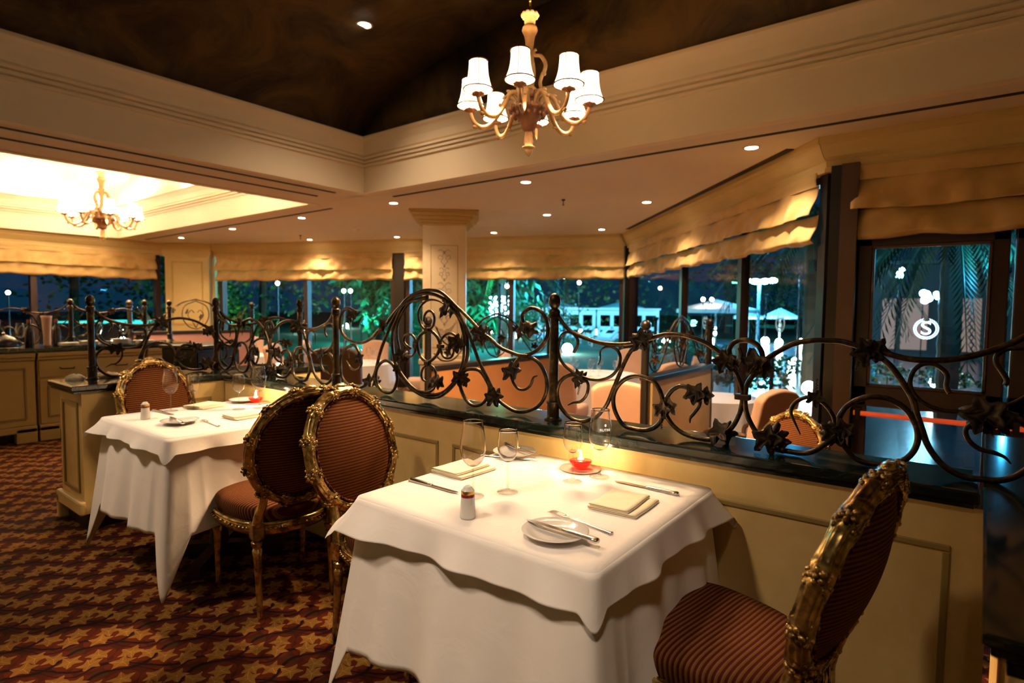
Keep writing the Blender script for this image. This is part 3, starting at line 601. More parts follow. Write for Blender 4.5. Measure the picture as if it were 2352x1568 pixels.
def leaf_mesh():
    vs = []; n = 40; 
    def rad(a):
        l = 1-abs(sin(2.5*(a-PI/2)))**1.3; r = .033+.020*l*(1.15-.25*abs(((a-PI/2+PI) % (2*PI))-PI)/PI)
        if abs(((a+PI/2+PI) % (2*PI))-PI) < .30: r *= .45
        return r*(1+.09*abs(sin(a*12.5)))
    mb = MB()
    for side in (1, -1):
        b = len(mb.v); vs = [(0, .004+.001*side, 0)]
        for q in (.35, .7, 1.0):
            for k in range(n):
                a = 2*PI*k/n; r = rad(a)*q; rib = abs(cos(2.5*(a-PI/2)))**6
                vs.append((r*cos(a), .004+.012*sin(a*1.0)*q*q+.006*rib*(1-q)+.010*(1-rib)*q*(1-q)-.016*q*q+.001*side, r*sin(a)))
        fs = [(0, 1+k, 1+(k+1) % n) for k in range(n)]+[(1+i*n+k, 1+(i+1)*n+k, 1+(i+1)*n+(k+1) % n, 1+i*n+(k+1) % n) for i in range(2) for k in range(n)]
        if side > 0: fs = [f[::-1] for f in fs]
        mb.add(vs, fs)
    m = 1+3*n; mb.add([], [])
    for k in range(n): mb.f.append((1+2*n+k, 1+2*n+(k+1) % n, m+1+2*n+(k+1) % n, m+1+2*n+k)); mb.mi.append(0)
    return mb
_lm = leaf_mesh(); proto_leaf = None
def place_leaf(parent, x, y, z, s, rot, face=-1):
    global proto_leaf
    if proto_leaf is None:
        o = _lm.build('leaf', 'iron_leaf', parent, 2); proto_leaf = o
    else: o = proto_leaf.copy(); col.objects.link(o); o.parent = parent
    o.location = (x, y, z); o.rotation_euler = (R.uniform(-.3, .3), rot, (0 if face < 0 else PI)+R.uniform(-.35, .35)); o.scale = (s, s, s)
def coil(parent, x0, z0, x1, z1, y=0):
    P = []; n = 60; d = Vector((x1-x0, 0, z1-z0)); L = d.length; d.normalize(); p = Vector((-d.z, 0, d.x))
    for i in range(n):
        u = i/(n-1); a = u*2*PI*6; P.append(Vector((x0, y, z0))+d*L*u+(p*cos(a)+Vector((0, 1, 0))*sin(a))*.0045*(1-.4*u))
    MB().tube(P, .0013, 5).build('tendril', 'iron_leaf', parent, 2)
def railing(label, groups, length, origin, rz, mapx, leaves=(), coils=(), collars=(), group='wrought iron vine panels', rscale=1.0, n=6):
    """groups: list of (weight, [(x,z)...]) curve sets with an x mapping each"""
    t = thing('iron_railing', label, 'railing', origin, rz, group)
    for curves, fx in groups:
        for w_, P in curves:
            pts = cr_spline([(fx(x), 0, max(z, .8815)-ZL) for x, z in P], n)
            r0 = (.0088 if w_ == 1 else .0066)*rscale
            r = (lambda u, r0=r0: r0) if w_ == 1 else (lambda u, r0=r0: r0*(1 if u < .75 else 1-.65*(u-.75)/.25))
            MB().tube(pts, r, 8).build('scroll', 'iron', t, 2)
    for x, z, s in leaves:
        place_leaf(t, x, -.014, z-ZL, s*.78*rscale, R.uniform(-.6, .6))
        if s >= 1: place_leaf(t, x+R.uniform(-.02, .02), .014, z-ZL+R.uniform(-.015, .015), s*.68*rscale, R.uniform(1.5, 3.5), 1)
    for a, b, c, d in coils: coil(t, a, b-ZL, c, d-ZL, -.01)
    for x, z, s in collars:
        mb = MB(); mb.box(x-.019*s*1.3, x+.019*s*1.3, -.014, .014, z-ZL-.010, z-ZL+.010); bevel(mb.build('collar', 'iron', t), .003)
    return t
def iron_post(x, y, zb, zt, label, r=.0195, mat_='iron'):
    t = thing('iron_post', label, 'post', (x, y, zb), 0, 'ball topped iron posts'); h = zt-zb
    MB().lathe([(r, .0), (r, h-.105), (r*.9, h-.10)], 20).build('shaft', mat_, t, True)
    MB().lathe([(r*1.9, 0), (r*1.9, .005), (r*1.5, .010), (r*1.35, .016), (r*1.35, .068), (r*1.5, .070), (r*1.5, .078), (r*1.2, .082), (r*.9, .083)], 20).build('base_collar', mat_, t, True)
    MB().lathe([(r*.8, h-.108), (r*1.25, h-.102), (r*1.35, h-.094), (r*1.2, h-.086), (r*1.3, h-.080), (r*1.15, h-.072), (r*.7, h-.066)]+[(max(.001, r*1.35*sin(a)), h-.034-.034*cos(a)) for a in [PI*k/10 for k in range(2, 11)]], 20).build('ball_finial', mat_, t, True)
    return t
iron_post(-1.335, 2.035, ZL, 1.407, 'aged bronze iron post on the ledge, nearest the dinner table')
iron_post(-2.85, 2.035, ZL, 1.40, 'iron post on the ledge above the back of the centre oval chairs')
iron_post(-4.30, 2.035, ZL, 1.40, 'iron post at the corner of the stone ledges')
iron_post(-4.30, 1.26, ZL, 1.40, 'dark iron post at the free end of the short ledge')
iron_post(-4.30, 2.72, ZL, 1.40, 'iron post at the back end of the short ledge')
XP = -1.335
idx = RAIL_C
ox = lambda x: x-XP
railing('iron vine railing right of the nearest post', [(RAIL_C, ox)], 0, (XP, YR, ZL), 0, None,
        [(x-XP, z, s) for x, z, s in LEAF_C], [(a-XP, b, c-XP, d) for a, b, c, d in TENDRIL_C], [(COLLAR[0][0]-XP, COLLAR[0][1], 1)])
XB = -2.85
railing('iron railing with a tall oval arch between the two middle posts', [(RAIL_B, lambda x: x-XB)], 0, (XB, YR, ZL), 0, None,
        [(x-XB, z, s) for x, z, s in LEAF_B], [(.03+.1, 1.1, .035+.1, 1.05)], [(x-XB, z, s) for x, z, s in COLLAR[1:]])
HALF = RAIL_C[:6]; CEN = RAIL_C[6:9]; HL = [l for l in LEAF_C if l[0] < -.6]; W0 = -1.335; W1 = -.562; HW = W1-W0
def pair(label, origin, rz, length, n=5, rs=1.0, leaves=True):
    k = length/(2*HW); fa = lambda x: (x-W0)*k; fb = lambda x: length-(x-W0)*k; fc = lambda x: length/2+(x-W1)*k
    lv = []
    if leaves: lv = [(fa(x), z, s*.95) for x, z, s in HL]+[(fb(x), z, s*.95) for x, z, s in HL]
    return railing(label, [(HALF, fa), (HALF, fb), (CEN, fc)], 0, origin, rz, None, lv, [], [(length/2, COLLAR[0][1], 1)], rscale=rs, n=n)
def single(label, origin, rz, length, n=5, rs=1.0):
    k = length/HW; fa = lambda x: (x-W0)*k
    return railing(label, [(HALF, fa)], 0, origin, rz, None, [(fa(x), z, s) for x, z, s in HL], [], [], rscale=rs, n=n)
pair('iron vine railing behind the far table', (-4.30, YR, ZL), 0, 1.45)
single('iron vine railing above the short ledge, left of the far chair', (-4.30, 1.26, ZL), PI/2, .775)
single('iron vine railing running back from the ledge corner', (-4.30, 2.04, ZL), PI/2, .68)

# booth dividers beyond the ledge, each with an arched iron crest
def booth(x, y0, y1, label, fabric, ztop=.80, lean=0):
    t = thing('booth_divider', label, 'partition', (x, (y0+y1)/2, -.35)); h = (y1-y0)/2; H = ztop+.35
    mb = MB(); mb.box(-.05, .05, -h, h, .08, H-.03); bevel(mb.build('upholstered_panel', fabric, t), .012)
    mb = MB(); mb.box(-.062, .062, -h-.01, h+.01, H-.03, H+.012); mb.box(-.06, .06, -h-.01, h+.01, 0, .09); mb.box(-.056, .056, h-.03, h+.01, .09, H-.03)
    bevel(mb.build('wood_cap', 'black_wood', t), .006)
    for s, nm in ((-1, 'near'), (1, 'far')):
        mb = MB(); mb.tube([(0, s*(h+.04), 0), (0, s*(h+.04), H+.36)], .032, 14); mb.ball((0, s*(h+.04), H+.42), .042, 14, 8); mb.lathe([(.032, H+.355), (.045, H+.365), (.045, H+.378), (.03, H+.385)], 14, (0, s*(h+.04), 0))
        mb.build('post', 'black_wood', t, True)
    Z = H+.02; k = (y1-y0)/1.5
    def c(P, r=.008, sy=1): MB().tube(cr_spline([(0, sy*a*k, Z+b) for a, b in P], 7), r, 7).build('scroll', 'iron', t, 2)
    for s in (-1, 1):
        c([(s*.70, .34), (s*.62, .20), (s*.50, .16), (s*.40, .22), (s*.30, .32), (s*.16, .42), (0, .46)])
        c([(s*.72, .10), (s*.64, .03), (s*.52, .03), (s*.42, .12), (s*.30, .26), (s*.18, .40), (0, .47)])
        c([(s*.66, .22), (s*.60, .25), (s*.57, .19), (s*.61, .13), (s*.66, .15), (s*.65, .18)], .006)
        c([(0, .44), (s*.14, .36), (s*.17, .20), (s*.10, .06), (0, .01)])
        c([(0, .03), (s*.05, .14), (s*.10, .22), (s*.06, .30), (s*.02, .26)], .006)
    for a, b in ((-.28, .3), (.28, .3), (.08, .2), (-.1, .28), (.56, .1), (-.56, .1)): place_leaf(t, -.012, a*k, Z+b, .9, R.uniform(0, 3))
    return t
booth(-3.78, 3.72, 5.62, 'tan upholstered booth divider behind the iron oval arch', 'booth_fabric')
booth(-1.93, 4.30, 5.72, 'pale gold booth divider with small iron arch, behind the nearest ledge', 'booth_cream')
# ------------------------------------------------------------------ oval-back gilt chairs (local frame: sitter faces +x, origin on the floor under the seat)
def back_pt(y, t, d=0):       # point on the reclined back plane; d = offset towards the sitter
    return Vector((-.215-.25*t+d+.10*y*y, y, .46+.945*t+.2*d))
RB, RA, TC = .252, .222, .295
def ring_pt(a, k=1.0, d=0): return back_pt(RA*k*cos(a), TC+RB*k*sin(a), d)
def make_chair(label, detail=2):
    t = thing('oval_back_chair', label, 'chair', (0, 0, 0), 0, 'gilt oval-back dining chairs')
    # seat cushion
    def outline(a, k=1.0):
        c, s = cos(a), sin(a); c_ = math.copysign(abs(c)**.72, c); s_ = math.copysign(abs(s)**.72, s)
        x = .03+.245*k*c_; y = (.225+.030*c_)*k*s_; return x, y
    def seat(u, v):
        a = 2*PI*u
        if v < .3: k = .96+.05*sin(PI*v/.3*.5); z = .40+.055*v/.3; 
        else: q = (v-.3)/.7; k = 1.01*(1-q)+.0; z = .455+.045*(1-(1-q)**2.6); k = 1.01*cos(q*PI/2)**.9 if q < 1 else 0
        x, y = outline(a, k); return (x, y, z)
    MB().grid(seat, 56, 16, True).build('seat', 'stripe_seat', t, 2)
    # carved seat rail
    mb = MB(); P = [Vector((*outline(2*PI*i/64, .985), .378)) for i in range(64)]; mb.tube(P, .030, 8, True, .62, (0, 0, 1))
    P = [Vector((*outline(2*PI*i/64, 1.04), .402)) for i in range(64)]; mb.tube(P, .008, 6, True)
    if detail > 1:
        for i in range(72):
            a = 2*PI*i/72; x, y = outline(a, 1.075); mb.ball((x, y, .385), .0085, 6, 4, (1, 1, .8))
    mb.build('seat_rail', 'gilt', t, 2)
    # legs
    prof = [(.009, 0), (.013, .008), (.011, .02), (.014, .03), (.0125, .04), (.0145, .16), (.0185, .27), (.021, .295), (.015, .305), (.022, .315), (.024, .33), (.016, .338), (.016, .345)]
    for sx, sy in ((1, 1), (1, -1), (-1, 1), (-1, -1)):
        x = .21 if sx > 0 else -.185; y = sy*(.205 if sx > 0 else .165); mb = MB(); n = 20; vs = []
        for r, z in prof:
            for k in range(n):
                a = 2*PI*k/n; rr = r*(1-.10*(k % 2) if .05 < z < .28 else 1); vs.append((x+rr*cos(a)+(sx < 0)*(-.03)*(1-z/.345), y+rr*sin(a), z))
        m_ = len(prof); mb.add(vs, [(i*n+k, i*n+(k+1) % n, (i+1)*n+(k+1) % n, (i+1)*n+k) for i in range(m_-1) for k in range(n)]+[tuple(range(n))[::-1], tuple((m_-1)*n+k for k in range(n))])
        mb.box(x-.023, x+.023, y-.023, y+.023, .345, .412); mb.build('leg', 'gilt', t, True)
    # back uprights
    for sy in (-1, 1):
        mb = MB(); P = cr_spline([Vector((-.19, sy*.165, .40)), Vector((-.205, sy*.160, .455)), Vector((-.222, sy*.150, .50)), ring_pt(-PI/2+sy*.74*1.0, 1.0)], 6)
        mb.tube(P, lambda u: .023-.006*u, 8); mb.tube([p+Vector((.008, 0, 0)) for p in P], lambda u: .016-.004*u, 6); mb.build('back_upright', 'gilt', t, 2)
    # oval back: carved ring, rope edge, pads
    mb = MB(); n = 144; m_ = 28; vs = []
    for i in range(n):
        a = 2*PI*i/n+PI/2; c = ring_pt(a); rad_ = (ring_pt(a, 1.1)-ring_pt(a, .9)).normalized(); nr = Vector((1, 0, .22)).normalized()
        s = (i*12/n) % 1.0; knot = max(0, 1-abs(s-.5)*5.5)            # 12 garland knots
        band = 1 if abs(abs(s-.5)-.19) < .03 else 0
        for k in range(m_):
            b = 2*PI*k/m_; flute = (.24*(1-abs(sin(3.5*b+.25*sin(a*6))))**1.5) if knot < .01 else 0
            r = .0245*(1-flute+.12*band+.06*knot)
            vs.append(c+rad_*r*.95*cos(b)+nr*r*1.05*sin(b))
    mb.add(vs, [(i*m_+k, i*m_+(k+1) % m_, ((i+1) % n)*m_+(k+1) % m_, ((i+1) % n)*m_+k) for i in range(n) for k in range(m_)])
    mb.build('back_frame', 'gilt', t, 2)
    for i in range(12):
        mb = MB(); a0 = 2*PI*(i+.5)/12+PI/2
        for (da, dk, sd) in ((-.06, .02, 1), (.065, -.02, 1), (0, .08, .4), (-.06, .02, -1), (.065, -.02, -1), (0, -.02, 1.15)):
            a = a0+da; c = ring_pt(a, 1+dk); nr = Vector((1, 0, .22)).normalized(); rad_ = (ring_pt(a, 1.1)-ring_pt(a, .9)).normalized()
            if sd == .4: c = c+rad_*.012; ax = (rad_+nr*.2).normalized()
            else: c = c+nr*.0215*sd; ax = nr*(1 if sd > 0 else -1)
            q = ax.to_track_quat('Z', 'Y').to_matrix().to_4x4(); ro = R.uniform(0, 1)
            s_ = .0165 if detail > 1 else .015
            for k in range(5 if detail > 1 else 3):
                b = 2*PI*k/(5 if detail > 1 else 3)+ro; mb.ball(c+(q @ Vector((cos(b)*s_*.78, sin(b)*s_*.78, -.002))), s_*.62, 7, 5, (1, .75, .55), q @ Rz(b))
            mb.ball(c+ax*.003, s_*.42, 7, 5)
        for j in (-1, 1):   # laurel leaves lying along the ring beside the knot
            a = a0+j*.135
            for sd in (1, -1):
                c = ring_pt(a)+Vector((1, 0, .22)).normalized()*.0215*sd; tg = (ring_pt(a+.05)-ring_pt(a-.05)).normalized(); nr = Vector((1, 0, .22)).normalized()
                q = Matrix((tg, nr.cross(tg), nr)).transposed().to_4x4(); mb.ball(c, .017, 8, 5, (1.6, .5, .35), q)
        mb.build('carved_flower', 'gilt', t, 2)
    MB().ball(ring_pt(PI/2, 1.09), .024, 8, 6, (.7, 1.5, .6)).build('crest', 'gilt', t, 2)
    mb = MB()
    for sd in (.016, -.018):
        P = []; 
        for i in range(220):
            a = 2*PI*i/220; P.append(ring_pt(a, .895+.006*sin(a*60), sd+.003*cos(a*60)))
        mb.tube(P, .0052, 5, True)
    mb.build('gimp_braid', 'stripe_seat', t, 2)
    def pad(sd, bulge):
        def f(u, v):
            a = 2*PI*u; k = .91*(1-v); return ring_pt(a, max(k, .0001), sd*(.012+bulge*(1-(1-v)**2.2)))
        return f
    MB().grid(pad(1, .032), 48, 12, True).build('back_cushion', 'stripe_back', t, 2)
    MB().grid(pad(-1, .040), 48, 12, True).build('outside_back', 'stripe_back', t, 2)
    return t
chairA = make_chair('gilt oval-back chair with striped seat, tucked in left of the near table')
chairA.location = (-1.727, 1.543, 0); chairA.rotation_euler[2] = .097
dup(chairA, (-2.492, 1.45, 0), 2.984, 'gilt oval-back chair turned away, facing the far table, back to back with another chair')
dup(chairA, (-.45, 1.565, 0), 2.96, 'large gilt oval-back chair at the right foreground, seen from the side')
dup(chairA, (-3.665, 1.55, 0), .2, 'gilt oval-back chair at the left end of the far table')
cE = dup(chairA, (-.948, 4.006, -.35), -1.912, 'gilt oval-back chair beyond the ledge, in front of the slanted window')
cF = dup(chairA, (.16, 3.55, -.35), 2.6, 'gilt oval-back chair mostly hidden behind the stone topped cabinet')
dup(chairA, (-3.35, 2.75, -.12), -1.3, 'gilt oval-back chair low behind the ledge, past the far table candle') if False else None

# ------------------------------------------------------------------ tables with linen
def cloth_obj(ymax, cx, cy, hx, hy, ztop, side, corner, flare, folds, cflare, seed, amp=.02, r=.03, under=False, cslope=1.3, tuck=.0, nu=480, nv=26, wing=None):
    rr = random.Random(seed); per = []
    # rounded rectangle perimeter
    segs = []; L = 2*(2*(hx-r)+2*(hy-r))+2*PI*r
    def pt(s):
        s = (s % 1.0)*L; e = [(2*(hx-r), 0), (PI*r/2, 1), (2*(hy-r), 2), (PI*r/2, 3), (2*(hx-r), 4), (PI*r/2, 5), (2*(hy-r), 6), (PI*r/2, 7)]
        for ln, k in e:
            if s <= ln or k == 7:
                q = s/ln if ln else 0
                if k == 0: return Vector((-hx+r+s, -hy)), Vector((0, -1))
                if k == 2: return Vector((hx, -hy+r+s)), Vector((1, 0))
                if k == 4: return Vector((hx-r-s, hy)), Vector((0, 1))
                if k == 6: return Vector((-hx, hy-r-s)), Vector((-1, 0))
                a = {1: -PI/2, 3: 0, 5: PI/2, 7: PI}[k]+q*PI/2; c = {1: (hx-r, -hy+r), 3: (hx-r, hy-r), 5: (-hx+r, hy-r), 7: (-hx+r, -hy+r)}[k]
                return Vector((c[0]+r*cos(a), c[1]+r*sin(a))), Vector((cos(a), sin(a)))
            s -= ln
    cors = [(hx, -hy), (hx, hy), (-hx, hy), (-hx, -hy)]; ph = [rr.uniform(0, 6.28) for _ in range(6)]
    wg = wing or [1, 1, 1, 1]
    def f(u, v):
        p, n = pt(u); ds = [(p-Vector(c)).length for c in cors]; k = min(range(4), key=lambda i: ds[i]); d = ds[k]; s = u*L
        Lg = max(side*(1+.04*sin(s*3+ph[0])), corner[k]-cslope*d) if not isinstance(side, (list, tuple)) else 0
        c = max(0, 1-d/(.13 if under else .20)); c2 = c*c*(3-2*c)
        out = v**1.1*flare*(1-c2)+v*cflare*wg[k]*c2
        fold = (sin(s*2*PI/folds+ph[1])+.5*sin(s*2*PI/folds*1.9+ph[2])+.35*sin(s*2*PI/folds*.43+ph[3]))*amp*v**1.3*(1-.6*c2)
        if c2 > 0: out -= tuck*v*(1-v*.3)*max(0, sin(PI*min(1, d/.13)))*1.0
        edge = .012*(1-(1-min(1, v*12))**2) if v > 0 else 0
        z = ztop-Lg*v
        dirn = n if c2 < .01 else (n*(1-c2)+Vector(((1 if cors[k][0] > 0 else -1)*.707, (1 if cors[k][1] > 0 else -1)*.707))*c2).normalized()
        q = p+dirn*(out+fold+edge*.4); rz_ = .010*(1-math.exp(-v*40)) if v > 0 else 0
        return (cx+q.x, min(cy+q.y, ymax+.002*sin(s*30)), z-rz_)
    mb = MB(); mb.grid(f, nu, nv, True)
    # top
    def g(u, v):
        p, n = pt(u); k = 1-v; x, y = p.x*k, p.y*k; return (cx+x, cy+y, ztop+.0022*noise.noise(Vector((x*6, y*6, seed)))*(1 if v > .1 else 0))
    mb.grid(g, nu, 10, True)
    return mb
def dining_table(label, cx, cy, hx, hy, drop_under=.66, seed=1, under_label='', over_label='', wings=(1, 1, 1, 1), over_side=.16, over_corner=.25, corner_under=.74):
    t = thing('dining_table', label, 'table', (cx, cy, 0))
    mb = MB(); mb.box(-hx, hx, -hy, hy, .70, .738); mb.build('tabletop', 'brown_wood', t)
    mb = MB(); mb.lathe([(.05, .06), (.04, .2), (.06, .35), (.05, .66), (.12, .70)], 20); mb.build('pedestal', 'dark_wood', t, True)
    mb = MB()
    for a in (PI/4, 3*PI/4): mb.box(-.34, .34, -.03, .03, 0, .06, Rz(a))
    mb.build('foot', 'dark_wood', t)
    o = cloth_obj(1.935-cy, 0, 0, hx+.004, hy+.004, .745, drop_under, [corner_under]*4, .05, .34, .12, seed+3, .017, under=True, cslope=4.2, tuck=.03)
    u = o.build('tablecloth', 'white_linen', None, 2, (cx, cy, 0)); solid(u, .0012); tag(u, under_label, 'tablecloth')
    o = cloth_obj(1.941-cy, 0, 0, hx+.016, hy+.016, .750, over_side, [over_corner]*4, .028, .31, .075, seed, .010, cslope=1.25, tuck=.01, nv=18, wing=wings)
    v = o.build('overlay_cloth', 'white_linen', None, 2, (cx, cy, 0)); solid(v, .0012); tag(v, over_label, 'tablecloth')
    return t
dining_table('square dining table in the foreground under white linen', -1.035, 1.505, .41, .385, .42, 1, 'floor-length white tablecloth on the near table', 'white overlay cloth with drooping corners on the near table', (.3, 1.3, 1, 1.3), .078, .135, .70)
dining_table('square dining table at the left under white linen', -3.13, 1.475, .395, .395, .42, 11, 'white under-cloth with long pointed corners on the far table', 'white overlay cloth with a turned corner on the far table', (.5, 1.3, 1, 1.3), .06, .115, .735)

# ------------------------------------------------------------------ tableware
ZT = .7525
def glassware(big, label, loc, text=False):
    t = thing('wine_glass', label, 'wine glass', loc, 0, 'wine glasses laid on the white tables')
    if big: fo, st, bz, H = .036, .0036, .095, .240; bowl = [(0, .095), (.012, .097), (.024, .105), (.034, .120), (.0395, .140), (.0410, .155), (.0395, .175), (.036, .200), (.0325, .225), (.0310, .240)]
    else: fo, st, bz, H = .034, .0036, .105, .203; bowl = [(0, .098), (.010, .100), (.022, .110), (.030, .126), (.0335, .145), (.0335, .160), (.0320, .180), (.0295, .203)]
    bp = [(q.x, q.y) for q in cr_spline([(a, b, 0) for a, b in bowl], 4)]
    prof = bp+[(max(0.0001, r-.0011), z+.0012 if i < 6 else z) for i, (r, z) in list(enumerate(bp))[::-1]]
    MB().lathe(prof, 32, cap=False).build('bowl', 'glass', t, 2)
    MB().lathe([(.0001, .0005), (fo, .0005), (fo, .0018), (fo*.6, .0035), (.008, .007), (st+.0015, .014), (st, .03), (st, bz-.012), (st+.001, bz-.004), (.009, bz+.0035), (.0001, bz+.0036)], 32, cap=False).build('stem', 'stem_glass', t, 2)
    if text:
        cu = bpy.data.curves.new('etch', 'FONT'); cu.body = 'RUTINI'; cu.size = .0125; cu.extrude = .0001; cu.align_x = 'CENTER'
        o = bpy.data.objects.new('tmp', cu); col.objects.link(o); dg = bpy.context.evaluated_depsgraph_get(); me = bpy.data.meshes.new_from_object(o.evaluated_get(dg)); bpy.data.objects.remove(o)
        me.materials.clear(); me.materials.append(M['etched'])
        for v in me.vertices:
            a = v.co.x/.0405; v.co = Vector((.0412*sin(a), -.0412*cos(a), .170+v.co.y))
        L = bpy.data.objects.new('etched_logo', me); col.objects.link(L); L.parent = t
        mb = MB(); mb.ball((0, -.0402, .190), .005, 10, 6, (.8, .25, 1)); mb.build('etched_emblem', 'etched', t)
    return t
mat('etched', (.9, .85, .75), .8, emit=(1, .9, .75), estr=.25)
gb = glassware(True, 'large wine glass behind the salt shaker on the near table', (-1.172, 1.335, ZT))
gs = glassware(False, 'small wine glass beside the large one at the left of the near table', (-1.112, 1.435, ZT))
dup(gs, (-1.012, 1.668, ZT), 0, 'small wine glass directly in front of the lit candle, near table')
gt = glassware(True, 'large wine glass with an etched logo by the candle, near table', (-.965, 1.772, ZT), True); gt.rotation_euler[2] = .95
dup(gb, (-3.440, 1.37, ZT), 0, 'leftmost large wine glass on the far table'); dup(gs, (-3.400, 1.475, ZT), 0, 'small wine glass beside the leftmost large one, far table')
dup(gs, (-3.215, 1.640, ZT), 0, 'small wine glass near the candle on the far table'); dup(gb, (-3.175, 1.74, ZT), 0, 'large wine glass beside the candle on the far table')
def shaker(label, loc):
    t = thing('salt_shaker', label, 'salt shaker', loc, 0, 'white porcelain salt shakers')
    MB().lathe([(.0001, .0), (.0215, .0), (.0225, .004), (.0222, .008), (.0190, .060)], 32, cap=False).build('body', 'porcelain', t, 2)
    MB().lathe([(.0191, .0595), (.0191, .068), (.0188, .0685)], 32, cap=False).build('red_band', 'red_band', t, True)
    MB().lathe([(.0190, .068), (.0192, .0685), (.0190, .0775), (.0180, .078)], 32, cap=False).build('gold_band', 'gold_band', t, True)
    MB().lathe([(.0185, .0775), (.0165, .0800), (.0145, .0810), (.0125, .086), (.008, .0895), (.0001, .0905)], 32, cap=False).build('cap', 'porcelain', t, 2)
    return t
s1 = shaker('white salt shaker with red and gold band, near table', (-1.063, 1.190, ZT)); dup(s1, (-3.294, 1.190, ZT), 0, 'white salt shaker with dark band at the front of the far table')
def plate(label, loc):
    t = thing('side_plate', label, 'plate', loc, 0, 'white side plates')
    MB().lathe([(.0001, .0045), (.045, .0045), (.055, .006), (.070, .0115), (.086, .0165), (.0875, .0180), (.0865, .0190), (.070, .0140), (.056, .0085), (.046, .0070), (.0001, .0070)], 48, cap=False).build('plate_body', 'porcelain', t, 2)
    MB().lathe([(.046, .006), (.046, .001), (.043, .001), (.042, .006)], 40, cap=False).build('foot_ring', 'porcelain', t, True)
    return t
p1 = plate('white side plate with a knife across it at the front of the near table', (-.797, 1.232, ZT)); dup(p1, (-1.38, 1.825, ZT), 0, 'white side plate at the back left of the near table')
dup(p1, (-3.05, 1.255, ZT), 0, 'white side plate at the front of the far table'); dup(p1, (-3.44, 1.79, ZT), 0, 'white side plate at the back of the far table')
def along(o, a, b, z, rx=0, tiltz=0):
    d = math.atan2(b[1]-a[1], b[0]-a[0]); o.location = ((a[0]+b[0])/2, (a[1]+b[1])/2, z); o.rotation_euler = (rx, tiltz, d)
def knife(label, L=.225):
    """blade towards +x"""
    t = thing('knife', label, 'knife', (0, 0, 0), 0, 'silver table knives'); k = L/.225
    mb = MB(); bl = [(-.002, -.0075), (.03, -.0085), (.07, -.0095), (.095, -.0085), (.108, -.003), (.1125, .004), (.10, .0065), (-.002, .0065)]
    mb.prism([(x*k, y*k) for x, y in bl], .0022, .0036); mb.build('blade', 'silver', t)
    mb = MB(); mb.tube([Vector((x*k, 0, .0035)) for x in (-.1125, -.108, -.095, -.06, -.03, -.012, -.006, -.002)], lambda u: .0034+.0045*(1-u)**.8*min(1, u*9+.35), 12, flat=1.45, up=(0, 0, 1)); mb.ball((-.004*k, 0, .004), .006, 8, 6, (.7, 1.1, .8)); mb.build('handle', 'silver', t, 2); return t
def fork(label, L=.225):
    t = thing('fork', label, 'fork', (0, 0, 0), 0, 'silver table forks')
    mb = MB()
    for y in (-.0090, -.003, .003, .0090): mb.tube(cr_spline([(.055, y*.9, .0035), (.075, y, .005), (.095, y, .004), (.112, y, .0015)], 5), lambda u: .0018-.0010*u, 6)
    mb.ball((.050, 0, .0034), .0098, 12, 6, (1.1, 1.0, .16)); mb.build('tines', 'silver', t, 2)
    mb = MB(); mb.tube(cr_spline([(-.1125, 0, .003), (-.10, 0, .0035), (-.06, 0, .005), (0, 0, .0065), (.04, 0, .0038)], 6), lambda u: .0035+.0055*max(0, 1-u*2.4)**.8*min(1, u*14+.4)+.0005, 10, flat=1.0, up=(0, 0, 1))
    o = mb.build('handle', 'silver', t, 2); o.scale = (1, 1, .5); return t
k1 = knife('silver knife at the back right of the near table'); along(k1, (-.676, 1.755), (-.892, 1.757), ZT)
k2 = dup(k1, (0, 0, 0), 0, 'silver knife pointing toward the glasses at the left of the near table'); along(k2, (-1.45, 1.327), (-1.228, 1.325), ZT)
k3 = dup(k1, (0, 0, 0), 0, 'silver knife lying across the front side plate, near table'); along(k3, (-.668, 1.225), (-.890, 1.233), ZT+.0185)
k4 = dup(k1, (0, 0, 0), 0, 'silver knife lying across the back left plate, near table'); along(k4, (-1.47, 1.88), (-1.27, 1.825), ZT+.0185)
f1 = fork('silver fork beside the front side plate, near table'); along(f1, (-.690, 1.335), (-.905, 1.372), ZT)
f2 = dup(f1, (0, 0, 0), 0, 'silver fork by the back left plate, near table'); along(f2, (-1.45, 1.74), (-1.27, 1.80), ZT)
k5 = dup(k1, (0, 0, 0), 0, 'silver knife at the left edge of the far table'); along(k5, (-3.52, 1.315), (-3.32, 1.33), ZT)
k6 = dup(k1, (0, 0, 0), 0, 'silver knife across the front plate of the far table'); along(k6, (-2.93, 1.22), (-3.15, 1.25), ZT+.0185)
f3 = dup(f1, (0, 0, 0), 0, 'silver fork beside the front plate of the far table'); along(f3, (-2.83, 1.34), (-3.04, 1.36), ZT)
k7 = dup(k1, (0, 0, 0), 0, 'silver knife at the back of the far table'); along(k7, (-2.84, 1.79), (-3.06, 1.79), ZT)
